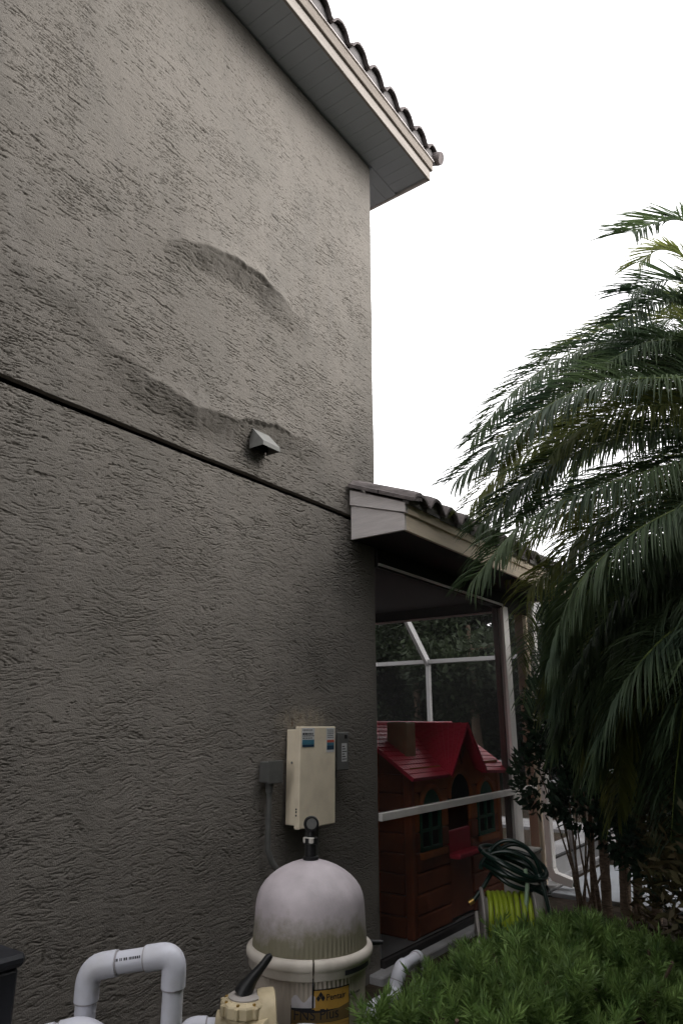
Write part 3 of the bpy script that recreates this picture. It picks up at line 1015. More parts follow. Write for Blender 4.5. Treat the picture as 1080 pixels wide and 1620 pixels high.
pipe_run('pvc_riser', 'white plastic pipe elbows half hidden in the hedge right of the tank',
         [(0.95, 2.97, -0.05), (0.932, 3.005, 0.365), (0.860, 3.30, 0.335), (0.870, 3.35, 0.435), (0.79, 3.66, 0.40), (0.76, 3.75, -0.05)], 0.030, 0.022, (0.85, 3.3, -0.05), bend=0.032)

# black heater at the left edge
ht = thing('pool_heater', 'black boxy pool equipment casing at the left edge', 'heater', (0.45, 1.1, -0.05))
MB().box((0.08, 0.72, -0.05), (0.60, 1.452, 0.845), 0.012).build('cabinet', 'heater_black', ht)
MB().box((0.06, 0.70, 0.848), (0.612, 1.464, 0.885), 0.012).build('top', 'heater_black', ht)

# ================================================================ SCREENED PORCH
PX, PY0, PY1, PZ = 0.503, 4.135, 7.74, 2.95
po = thing('screened_porch', 'low tiled porch roof and white screen frames beyond the wall corner', 'porch', (0, 6, 0))
# rake end facing the viewer: boxed bottom, sloping top
rb = lambda zt0, zt1, zb0, zb1, y, t, x1: MB().prism([(0.026, y, zb0), (x1, y, zb1), (x1, y, zt1), (0.026, y, zt0)], (0, t, 0))
rb(3.222, 3.074, PZ, PZ, PY0, 0.024, PX - 0.001).build('rake_board', 'fascia_end', po)
rb(3.345, 3.150, 3.2255, 3.0775, PY0 - 0.016, 0.040, PX + 0.017).build('rake_trim', 'fascia_end', po)
MB().box((PX - 0.024, PY0 + 0.025, PZ), (PX, PY1, PZ + 0.122), 0.003).build('lower_fascia_board', 'fascia_lit', po)
MB().box((PX - 0.024, PY0 + 0.025, PZ + 0.126), (PX + 0.018, PY1 + 0.01, PZ + 0.205), 0.003).build('upper_fascia_board', 'fascia_lit', po)
MB().box((-6.0, PY1 - 0.02, PZ), (PX - 0.026, PY1, PZ + 0.2), 0.003).build('end_fascia_board', 'fascia_lit', po)
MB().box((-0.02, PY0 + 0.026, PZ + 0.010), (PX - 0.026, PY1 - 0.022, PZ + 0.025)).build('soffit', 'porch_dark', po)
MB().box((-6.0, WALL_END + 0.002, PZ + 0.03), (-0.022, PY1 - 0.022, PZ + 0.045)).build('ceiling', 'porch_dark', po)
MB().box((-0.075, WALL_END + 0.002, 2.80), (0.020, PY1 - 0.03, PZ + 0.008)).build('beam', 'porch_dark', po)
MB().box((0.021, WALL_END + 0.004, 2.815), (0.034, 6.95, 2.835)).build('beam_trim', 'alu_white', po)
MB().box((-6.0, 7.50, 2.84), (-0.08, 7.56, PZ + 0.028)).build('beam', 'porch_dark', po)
MB().box((-6.0, 7.485, 2.835), (-0.08, 7.499, 2.855)).build('beam_trim', 'alu_white', po)
MB().box((-6.2, WALL_END + 0.002, -0.05), (-6.0, PY1, PZ)).build('back_wall', 'stucco_plain', po)
PS = 0.40
pr = MB().prism([(PX + 0.02, PY0 - 0.01, PZ + 0.207), (PX - 0.02, PY0 - 0.01, PZ + 0.207), (0.03, PY0 - 0.01, PZ + 0.38), (0.03, PY0 - 0.01, PZ + 0.40)], (0, WALL_END - PY0 + 0.01, 0))
pr.prism([(PX + 0.02, WALL_END + 0.002, PZ + 0.207), (PX - 0.02, WALL_END + 0.002, PZ + 0.207), (-4.5, WALL_END + 0.002, PZ + 0.20 + 4.5 * 0.30), (-4.5, WALL_END + 0.002, PZ + 0.23 + 4.5 * 0.30)], (0, PY1 - WALL_END, 0))
pr = pr.build('roof', 'tile', po)
tile_field(pr, PX + 0.085, PZ + 0.205, PY0 - 0.03, 1, 1, 0.262, PS, 0.57, 0.07)
tile_field(pr, PX + 0.085, PZ + 0.205, PY0 - 0.03 + 0.262, 13, 2, 0.2620, PS, 0.40, 0.095)
# flat rake tile pieces along the end
for k in range(2):
    b = MB()
    x0_, x1_ = 0.03 + k * 0.27, 0.31 + k * 0.28
    z0_, z1_ = 3.362 - k * 0.106 - (0 if k else 0), 3.252 - k * 0.108
    b.prism([(x0_, PY0 - 0.045, z0_), (x1_, PY0 - 0.045, z1_), (x1_, PY0 - 0.045, z1_ + 0.028), (x0_, PY0 - 0.045, z0_ + 0.030)], (0, 0.16, 0.035))
    b.build('rake_tile', 'tile', pr)

# posts, rails and screens in the plane of the wall
MB().box((-0.035, 6.955, 0.0), (0.0, 7.01, 2.80), 0.003).build('post', 'alu_white', po)
MB().box((-0.095, 6.935, 0.0), (-0.036, 7.09, 2.80), 0.004).build('post', 'post_shade', po)  # dark box standing for the post's shaded face
MB().box((0.001, 6.949, 0.0), (0.028, 7.085, 2.815), 0.003).build('post_cap', 'alu_white', po)
MB().box((-0.10, 7.56, 0.0), (0.0, 7.70, PZ), 0.004).build('column', 'column_cream', po)
MB().box((-0.028, WALL_END + 0.004, 0.925), (0.022, 6.947, 0.978), 0.003).build('rail', 'alu_white', po)
MB().box((-0.028, 7.079, 0.925), (0.022, 7.559, 0.978), 0.003).build('rail', 'alu_white', po)
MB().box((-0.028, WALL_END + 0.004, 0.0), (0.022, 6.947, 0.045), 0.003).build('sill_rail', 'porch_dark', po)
for (a, c) in ((WALL_END + 0.004, 6.95), (7.08, 7.56)):
    for (z0_, z1_) in ((0.046, 0.924), (0.979, 2.80)):
        MB().box((-0.004, a, z0_), (-0.003, c, z1_)).build('screen_panel', 'screen', po)
# downspout with kick-out shoe
ds = MB()
ds.box((0.035, 7.60, 0.17), (0.105, 7.70, PZ - 0.0), 0.008)
ds.build('downspout', 'alu_white', po)
sh = MB().prism([(0.035, 7.601, 0.168), (0.105, 7.601, 0.168), (0.125, 7.601, 0.130), (0.300, 7.601, 0.085), (0.285, 7.601, 0.012), (0.085, 7.601, 0.055), (0.040, 7.601, 0.10)], (0, 0.098, 0)).build('downspout_shoe', 'alu_white', po)
MB().box((0.293, 7.612, 0.022), (0.297, 7.688, 0.075)).build('outlet', 'dark_void', sh)

# ================================================================ POOL CAGE
pc = thing('pool_cage', 'white-framed pool screen enclosure seen through the dark porch', 'pool enclosure', (-3, 10, 0))
EY, EZ, RZ = 12.0, 2.72, 4.25
for xx in (-9.0, -6.4, -3.74, -1.6, -0.02):
    MB().box((xx - 0.035, EY, 0.0), (xx + 0.035, EY + 0.09, EZ), 0.004).build('upright', 'alu_grey', pc)
for xx in (-9.0, -3.74):
    MB().bar((xx, EY + 0.045, EZ), (xx, EY - 1.5, RZ), 0.07, 0.13).build('rafter', 'alu_grey', pc)
    MB().bar((xx, EY - 1.5, RZ), (xx, 7.8, RZ + 0.02), 0.07, 0.11).build('rafter', 'alu_grey', pc)
MB().box((-9.0, EY - 0.03, EZ + 0.002), (0.02, EY + 0.085, EZ + 0.075), 0.004).build('eave_beam', 'alu_grey', pc)
MB().box((-8.96, EY + 0.02, 0.93), (-0.06, EY + 0.06, 0.985), 0.003).build('chair_rail', 'alu_grey', pc)
MB().box((-9.0, EY + 0.035, 0.05), (-0.05, EY + 0.036, EZ)).build('screen_panel', 'cage_screen', pc)
# side wall that carries on from the porch
for yy in (8.58, 9.7, 10.8):
    MB().box((-0.04, yy - 0.025, 0.0), (0.012, yy + 0.025, 2.70), 0.003).build('upright', 'alu_grey', pc)
MB().box((-0.04, 7.76, 2.705), (0.012, EY - 0.04, 2.78), 0.003).build('eave_beam', 'alu_grey', pc)
MB().box((-0.036, 7.76, 0.93), (0.010, 8.55, 0.985), 0.003).build('chair_rail', 'alu_grey', pc)
MB().box((-0.036, 8.61, 0.93), (0.010, EY - 0.01, 0.985), 0.003).build('chair_rail', 'alu_grey', pc)
MB().box((-0.030, 7.76, 0.02), (-0.012, 8.55, 0.20), 0.002).build('kick_plate', 'alu_grey', pc)
MB().box((-0.030, 8.61, 0.02), (-0.012, EY - 0.01, 0.20), 0.002).build('kick_plate', 'alu_grey', pc)
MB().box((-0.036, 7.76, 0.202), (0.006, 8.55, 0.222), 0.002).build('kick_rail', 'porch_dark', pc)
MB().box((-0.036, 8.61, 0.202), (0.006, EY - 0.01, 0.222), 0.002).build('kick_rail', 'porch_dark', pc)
MB().box((-0.016, 7.76, 0.224), (-0.015, EY - 0.01, 0.929)).build('screen_panel', 'cage_screen', pc)
MB().box((-0.016, 7.76, 0.986), (-0.015, EY - 0.01, 2.70)).build('screen_panel', 'cage_screen', pc)
MB().bar((-0.01, 7.80, 2.80), (-0.01, 9.0, RZ - 0.6), 0.05, 0.10).build('brace', 'alu_grey', pc)

hr = thing('pool_handrail', 'pale curved pool handrail beyond the playhouse', 'handrail', (-1.5, 8.7, 0))
for dx_ in (0.0, 0.5):
    MB().tube([(-1.45 - dx_, 8.70, 0.0), (-1.45 - dx_, 8.70, 1.05), (-1.44 - dx_, 8.74, 1.25), (-1.43 - dx_, 8.86, 1.36), (-1.42 - dx_, 9.0, 1.36), (-1.41 - dx_, 9.14, 1.22), (-1.4 - dx_, 9.2, 1.0), (-1.4 - dx_, 9.22, -0.2)], 0.035, 12).build('rail', 'alu_white', hr, True)

# ================================================================ PLAYHOUSE
ph = thing('playhouse', 'toy playhouse with red shingled roof and orange-brown plank walls inside the porch', 'playhouse', (-0.7, 6.0, 0))
HX, A0, A1, EZT, HB = -0.13, 5.17, 6.93, 1.20, -1.25
winL, door, winR = (5.32, 5.68), (5.82, 6.25), (6.40, 6.76)
rows = 8
rh = EZT / rows
for r_ in range(rows):
    z0_, z1_ = r_ * rh + 0.004, (r_ + 1) * rh - 0.004
    mname = 'toy_orange' if r_ >= 5 else 'toy_brown'
    cuts = []
    if 4 <= r_ <= 6:
        cuts += [winL, winR]
    if r_ <= 6:
        cuts.append(door)
    cuts.sort()
    y = A0 + 0.075
    segs = []
    for c in cuts:
        segs.append((y, c[0]))
        y = c[1]
    segs.append((y, A1 - 0.075))
    for (a, c) in segs:
        MB().box((HX - 0.04, a + 0.001, z0_), (HX, c - 0.001, z1_), 0.012).build('plank', mname, ph)
    MB().box((HB, A0, z0_), (HX - 0.075, A0 + 0.04, z1_), 0.012).build('plank', 'toy_brown', ph)
for yy in (A0 - 0.006, A1 - 0.07):
    MB().box((HX - 0.07, yy, 0.0), (HX + 0.006, yy + 0.076, EZT), 0.014).build('corner_post', 'toy_orange' if yy > 6 else 'toy_brown', ph)
MB().box((HB, A1 - 0.04, 0.0), (HX - 0.075, A1, EZT)).build('side_wall', 'toy_brown', ph)
MB().box((HB - 0.04, A0, 0.0), (HB - 0.002, A1, EZT)).build('back_wall', 'toy_brown', ph)


def arch_window(y0_, y1_, zb_, zs_, is_door):
    w_ = (y1_ - y0_) / 2
    yc = (y0_ + y1_) / 2
    arch = [(yc + w_ * math.cos(a), zs_ + w_ * math.sin(a)) for a in [math.pi * k / 14 for k in range(15)]]
    t = MB().tube([(HX + 0.004, y, z_) for (y, z_) in arch], 0.024, 8).build('arch_trim', 'toy_orange', ph, True)
    f = MB().prism([(HX + 0.001, y, z_) for (y, z_) in arch], (0.004, 0, 0))
    f.build('arch_panel', 'dark_void' if is_door else 'toy_green', ph)
    if not is_door:
        wn = MB().box((HX - 0.03, y0_ + 0.03, zb_ + 0.03), (HX - 0.022, y1_ - 0.03, zs_)).build('window', 'dark_void', ph)
        b = MB()
        for (ya, yb, za, zb2) in ((y0_, y0_ + 0.03, zb_, zs_), (y1_ - 0.03, y1_, zb_, zs_), (y0_, y1_, zb_, zb_ + 0.03), (yc - 0.011, yc + 0.011, zb_, zs_), (y0_, y1_, (zb_ + zs_) / 2 - 0.011, (zb_ + zs_) / 2 + 0.011)):
            b.box((HX - 0.022 + random.uniform(0, 0.001), ya, za), (HX + 0.004 + random.uniform(0, 0.001), yb, zb2))
        b.build('window_frame', 'toy_green', wn)
        MB().box((HX, y0_ - 0.03, zb_ - 0.05), (HX + 0.04, y1_ + 0.03, zb_ - 0.002), 0.008).build('window_sill', 'toy_orange', ph)


arch_window(*winL, 0.60, 1.05 - 0.14, False)
arch_window(*winR, 0.60, 1.05 - 0.14, False)
arch_window(*door, 0.60, 1.05 - 0.08, True)
MB().box((HX - 0.05, door[0] + 0.004, 0.02), (HX - 0.012, door[1] - 0.004, 0.50), 0.01).build('door', 'toy_brown', ph)
MB().box((HX - 0.05, door[0] + 0.004, 0.504), (HX - 0.012, door[1] - 0.004, 0.70), 0.01).build('half_door', 'toy_red', ph)
MB().box((HX - 0.010, door[0] - 0.02, 0.49), (HX + 0.10, door[1] + 0.02, 0.53), 0.01).build('shelf', 'toy_red', ph)
MB().box((HX - 0.048, door[0] + 0.004, 0.93), (HX - 0.012, door[1] - 0.004, 1.04)).build('door_shade', 'dark_void', ph)  # dark block at the doorway top, standing for the shade inside
# roof: main ridge along Y, steep centre gable towards the lawn
RX, RZT = -0.69, 1.60
ov = 0.09
GY, GW = 6.035, 0.35


def shingled(name, p0, p1, p2, p3, rows_, cols_, parent):
    """roof plane p0-p1 (eave) to p3-p2 (ridge) with raised, staggered shingles"""
    p0, p1, p2, p3 = (Vector(p) for p in (p0, p1, p2, p3))
    nrm = (p1 - p0).cross(p3 - p0).normalized()
    if nrm.z < 0:
        nrm = -nrm
    b = MB()
    ins = -nrm * 0.025
    b.add([p0, p1, p2, p3, p0 + ins, p1 + ins, p2 + ins, p3 + ins], [(0, 1, 2, 3), (7, 6, 5, 4), (0, 4, 5, 1), (1, 5, 6, 2), (2, 6, 7, 3), (3, 7, 4, 0)])
    base = b.build(name, 'toy_red', parent)
    b = MB()
    for r in range(rows_):
        v0, v1 = r / rows_, (r + 0.95) / rows_
        a0, a1 = p0.lerp(p3, v0), p1.lerp(p2, v0)
        c0, c1 = p0.lerp(p3, v1), p1.lerp(p2, v1)
        off = 0.5 * (r % 2)
        for k in range(-1, cols_ + 1):
            u0, u1 = max(0, (k + off + 0.04) / cols_), min(1, (k + off + 0.96) / cols_)
            if u1 - u0 < 0.01:
                continue
            q = [a0.lerp(a1, u0), a0.lerp(a1, u1), c0.lerp(c1, u1), c0.lerp(c1, u0)]
            lf = [nrm * 0.007, nrm * 0.007, nrm * 0.002, nrm * 0.002]
            b.add([x + l for x, l in zip(q, lf)] + [x - nrm * 0.001 for x in q], [(0, 1, 2, 3), (0, 4, 5, 1), (1, 5, 6, 2), (3, 2, 6, 7), (0, 3, 7, 4)])
    o = b.build('shingles', 'toy_red', base)
    o['kind'] = 'stuff'
    return base


xe, ze = HX + ov, 1.175
shingled('roof_slope', (xe, A0 - 0.09, ze), (xe, GY - GW, ze), (RX, GY - 0.02, RZT), (RX, A0 - 0.09, RZT), 13, 14, ph)
shingled('roof_slope', (xe, GY + GW, ze), (xe + 0.01, A1 + 0.08, ze - 0.03), (RX, A1 + 0.08, RZT), (RX, GY + 0.02, RZT), 13, 14, ph)
shingled('back_slope', (2 * RX - xe, A1 + 0.08, ze), (2 * RX - xe, A0 - 0.09, ze), (RX, A0 - 0.09, RZT), (RX, A1 + 0.08, RZT), 13, 18, ph)
gx = xe + 0.035
shingled('gable_slope', (gx, GY - GW - 0.01, ze - 0.005), (gx, GY, RZT + 0.008), (RX, GY, RZT + 0.008), (xe - 0.10, GY - GW + 0.02, ze + 0.06), 10, 10, ph)
shingled('gable_slope', (gx, GY, RZT + 0.008), (gx, GY + GW + 0.01, ze - 0.005), (xe - 0.10, GY + GW - 0.02, ze + 0.06), (RX, GY, RZT + 0.008), 10, 10, ph)
MB().tube([(RX, A0 - 0.10, RZT + 0.002), (RX, A1 + 0.09, RZT + 0.002)], 0.022, 8).build('ridge_cap', 'toy_red', ph, True)
MB().prism([(HX + 0.001, GY - GW + 0.03, ze - 0.0), (HX + 0.001, GY + GW - 0.03, ze - 0.0), (HX + 0.001, GY, RZT - 0.045)], (0.02, 0, 0)).build('gable_panel', 'toy_orange', ph)
MB().box((HX - 0.038, A0 + 0.02, EZT + 0.002), (HX - 0.002, A1 - 0.02, EZT + 0.05)).build('wall_plate', 'toy_orange', ph)
MB().prism([(HX, A0 + 0.0, EZT), (HB, A0 + 0.0, EZT), (RX, A0 + 0.0, RZT - 0.04)], (0, 0.03, 0)).build('side_gable', 'toy_brown', ph)
cr_ = MB().prism([(HX + 0.022, GY + x_ * 0.075, 1.30 + z_ * 0.085) for (x_, z_) in ((0, -1), (0.75, -0.35), (0.95, 0.35), (0.5, 0.75), (0, 0.45), (-0.5, 0.75), (-0.95, 0.35), (-0.75, -0.35))], (0.014, 0, 0)).build('heart_crest', 'toy_orange', ph)
MB().tube([(HX + 0.037, GY - 0.045, 1.36), (HX + 0.037, GY, 1.25), (HX + 0.037, GY + 0.045, 1.36)], 0.010, 6).build('crest_scroll', 'toy_brown', cr_)
MB().box((-0.47, 5.36, 1.30), (-0.27, 5.53, 1.615), 0.012).build('chimney', 'toy_tan', ph)

# ================================================================ HOSE REEL, HOSE, BIN
hl = thing('hose_reel', 'hose reel wound with bright lime-green hose behind the hedge', 'hose reel', (0.40, 5.58, -0.05))
ax = Vector((0.86, 0.51, 0)).normalized()
c0 = Vector((0.30, 5.50, 0.165))
rd = 0.165
for k in range(8):
    cc = c0 + ax * (0.045 + k * 0.042)
    n_ = 28
    s1 = ax.cross(Vector((0, 0, 1)))
    ring_ = [cc + (s1 * math.cos(2 * math.pi * i / n_) + Vector((0, 0, 1)) * math.sin(2 * math.pi * i / n_)) * (rd + random.uniform(-0.004, 0.004)) + ax * 0.008 * math.sin(2 * math.pi * i / n_ + k) for i in range(n_)]
    MB().tube(ring_, 0.0205, 10, closed=True).build('hose_winding', 'hose_lime', hl, True)
for u in (-0.005, 0.385):
    b = MB().lathe(c0 + ax * u, [(0.165, -0.012), (0.195, -0.012), (0.205, -0.006), (0.208, 0.004), (0.20, 0.012), (0.165, 0.012)], 40, ax)
    b.build('flange', 'reel_plastic', hl, True)
MB().lathe(c0, [(0.14, 0.0), (0.14, 0.38)], 24, ax).build('drum', 'reel_plastic', hl, True)
for u in (-0.05, 0.43):
    p = c0 + ax * u
    b = MB()
    for sgn in (-1, 1):
        b.tube([p + s1 * sgn * 0.20 + Vector((0, 0, -0.16)), p + Vector((0, 0, 0.03))], 0.013, 8)
    b.build('stand_leg', 'reel_plastic', hl, True)

hg = thing('garden_hose', 'dark green garden hose heaped in loops on the lime hose reel', 'hose', (0.50, 5.85, 0.40))
b = MB()
cc = Vector((0.48, 5.72, 0.475))
for k in range(7):
    n_ = 40
    ra, rb_ = 0.235 + random.uniform(-0.035, 0.03), 0.18 + random.uniform(-0.03, 0.03)
    dz = -0.035 + 0.018 * k
    off = Vector((random.uniform(-0.03, 0.03), random.uniform(-0.03, 0.03), dz))
    tl = random.uniform(-0.15, 0.15) - 0.34
    ph_ = random.uniform(0, 6)
    ring_ = []
    for i in range(n_):
        a = 2 * math.pi * i / n_
        u, v = ra * math.cos(a), rb_ * math.sin(a)
        ring_.append(cc + off + dR * u + Vector((-0.589, 0.808, 0)) * v + Vector((0, 0, u * tl + v * 0.25 + 0.02 * math.sin(2 * a + ph_))))
    hb_ = MB().tube(ring_, 0.0165, 10, closed=True)
    hb_.build('coil', 'hose_green', hg, True)
for (da, hgt, rr) in ((0.0, 0.235, 0.20), (0.05, 0.20, 0.17), (-0.05, 0.16, 0.21)):
    pts = []
    for i in range(20):
        a = math.pi * i / 19
        pts.append(cc + dR * (-rr * math.cos(a) + da) + Vector((-0.589, 0.808, 0)) * (0.06 * math.cos(a) + da) + Vector((0, 0, 0.01 + hgt * math.sin(a) - 0.05 * i / 19)))
    MB().tube(pts, 0.0165, 10).build('loop', 'hose_green', hg, True)
en = MB().tube([cc + dR * -0.18 + Vector((0, 0, -0.02)), cc + dR * -0.24 + Vector((0.02, -0.05, -0.10)), cc + dR * -0.33 + Vector((0.04, -0.08, -0.19))], 0.0165, 10).build('hose_end', 'hose_green', hg, True)
pe = cc + dR * -0.33 + Vector((0.04, -0.08, -0.19))
MB().tube([pe, pe + Vector((-0.03, -0.022, -0.022))], 0.021, 10).build('brass_fitting', 'brass', en, True)
MB().tube([cc + dR * 0.06 + Vector((0.08, -0.10, 0.03)), cc + dR * 0.055 + Vector((0.12, -0.17, -0.06)), cc + dR * 0.03 + Vector((0.13, -0.20, -0.24))], 0.0165, 10).build('striped_tail', 'hose_stripe', hg, True)
MB().tube([cc + dR * 0.16 + Vector((0.08, -0.10, 0.0)), cc + dR * 0.19 + Vector((0.10, -0.14, -0.1)), cc + dR * 0.22 + Vector((0.11, -0.16, -0.28))], 0.0165, 10).build('tail', 'hose_green', hg, True)

bi = thing('plastic_bin', 'cream plastic bin with oval hand hole behind the heaped hose', 'bin', (0.30, 6.5, -0.05))
MB().box((0.13, 6.28, -0.05), (0.40, 6.56, 0.50), 0.02).build('body', 'bin_cream', bi)
MB().box((0.12, 6.27, 0.505), (0.41, 6.57, 0.53), 0.01).build('rim', 'bin_cream', bi)
MB().lathe((0.402, 6.44, 0.42), [(0.04, 0), (0.034, 0.003)], 20, (1, 0, 0)).build('hand_hole', 'dark_void', bi)

# ================================================================ PLANTS
UPV = Vector((0, 0, 1))


def catmull(P, n):
    P = [Vector(p) for p in P]
    P = [P[0] * 2 - P[1]] + P + [P[-1] * 2 - P[-2]]
    out = []
    for i in range(1, len(P) - 2):
        for k in range(n):
            t = k / n
            a, b_, c, d = P[i - 1], P[i], P[i + 1], P[i + 2]
            out.append(0.5 * ((2 * b_) + (c - a) * t + (2 * a - 5 * b_ + 4 * c - d) * t * t + (3 * b_ - a - 3 * c + d) * t ** 3))
    out.append(P[-2])
    return out


def frond(parent, pts, ln=0.40, m='palm_leaf', step=0.0115, start=0.15, droop=0.50, lift=0.25, wd=0.0135, r0=0.011, roll=0.0, tip=2.4):
    sp = catmull(pts, 14)
    cum = [0.0]
    for i in range(1, len(sp)):
        cum.append(cum[-1] + (sp[i] - sp[i - 1]).length)
    tot = cum[-1]

    def at(s):
        for i in range(1, len(sp)):
            if cum[i] >= s:
                q = (s - cum[i - 1]) / max(1e-6, cum[i] - cum[i - 1])
                return sp[i - 1].lerp(sp[i], q), (sp[i] - sp[i - 1]).normalized()
        return sp[-1], (sp[-1] - sp[-2]).normalized()
    rb_ = MB().tube(sp[::2] + ([sp[-1]] if len(sp) % 2 == 0 else []), [max(0.002, r0 * (1 - 0.85 * i / (len(sp[::2]) - 1 + (len(sp) % 2 == 0)))) for i in range(len(sp[::2]) + (len(sp) % 2 == 0))], 6)
    fr = rb_.build('frond', 'rachis', parent, True)
    vs, fs = [], []
    s_ = start * tot
    rr = random.Random(int(tot * 1e5))
    while s_ < tot:
        p, t = at(s_)
        u = s_ / tot
        side = t.cross(UPV)
        side = side.normalized() if side.length > 0.05 else Vector((1, 0, 0))
        nup = side.cross(t).normalized()
        side, nup = side * math.cos(roll) + nup * math.sin(roll), nup * math.cos(roll) - side * math.sin(roll)
        L = ln * (0.70 + 0.30 * math.sin(math.pi * min(1, u * 1.15 + 0.1)) ** 0.7) * rr.uniform(0.85, 1.1)
        if u > 0.85:
            L *= 1 - (u - 0.85) * tip
        for sg in (-1, 1):
            sw = 0.55 + 0.7 * u + rr.uniform(-0.12, 0.12)
            d0 = (side * sg + t * sw + nup * (lift + rr.uniform(-0.30, 0.30))).normalized()
            dr = droop * rr.uniform(0.75, 1.3)
            q = p
            o = len(vs)
            wv = d0.cross(UPV)
            wv = wv.normalized() if wv.length > 0.05 else t
            wv = (wv + nup * rr.uniform(-0.8, 0.8)).normalized()
            d = d0
            for k, (fr_, ww) in enumerate(((0, 0.45), (0.3, 1.0), (0.66, 0.8), (1.0, 0.06))):
                if k:
                    q = q + d * L * 0.34
                    d = (d - UPV * dr * 0.5).normalized()
                vs.append(q + wv * wd * ww / 2)
                vs.append(q - wv * wd * ww / 2)
            for k in range(3):
                fs.append((o + 2 * k, o + 2 * k + 1, o + 2 * k + 3, o + 2 * k + 2))
        s_ += step * rr.uniform(0.85, 1.15)
    me = bpy.data.meshes.new('leaflets')
    me.from_pydata([tuple(v) for v in vs], [], fs)
    lf = link('leaflets', me, m, fr)
    lf['kind'] = 'stuff'
    return fr


def trunk(parent, pts, r0, r1, name='trunk', rings=True):
    sp = catmull(pts, 10)
    n = len(sp)
    rs = []
    for i in range(n):
        u = i / (n - 1)
        rs.append((r0 + (r1 - r0) * u) * (1 + (0.07 if (rings and i % 2) else 0) + random.uniform(-0.03, 0.03)))
    return MB().tube(sp, rs, 12).build(name, 'bark', parent, True, 60)


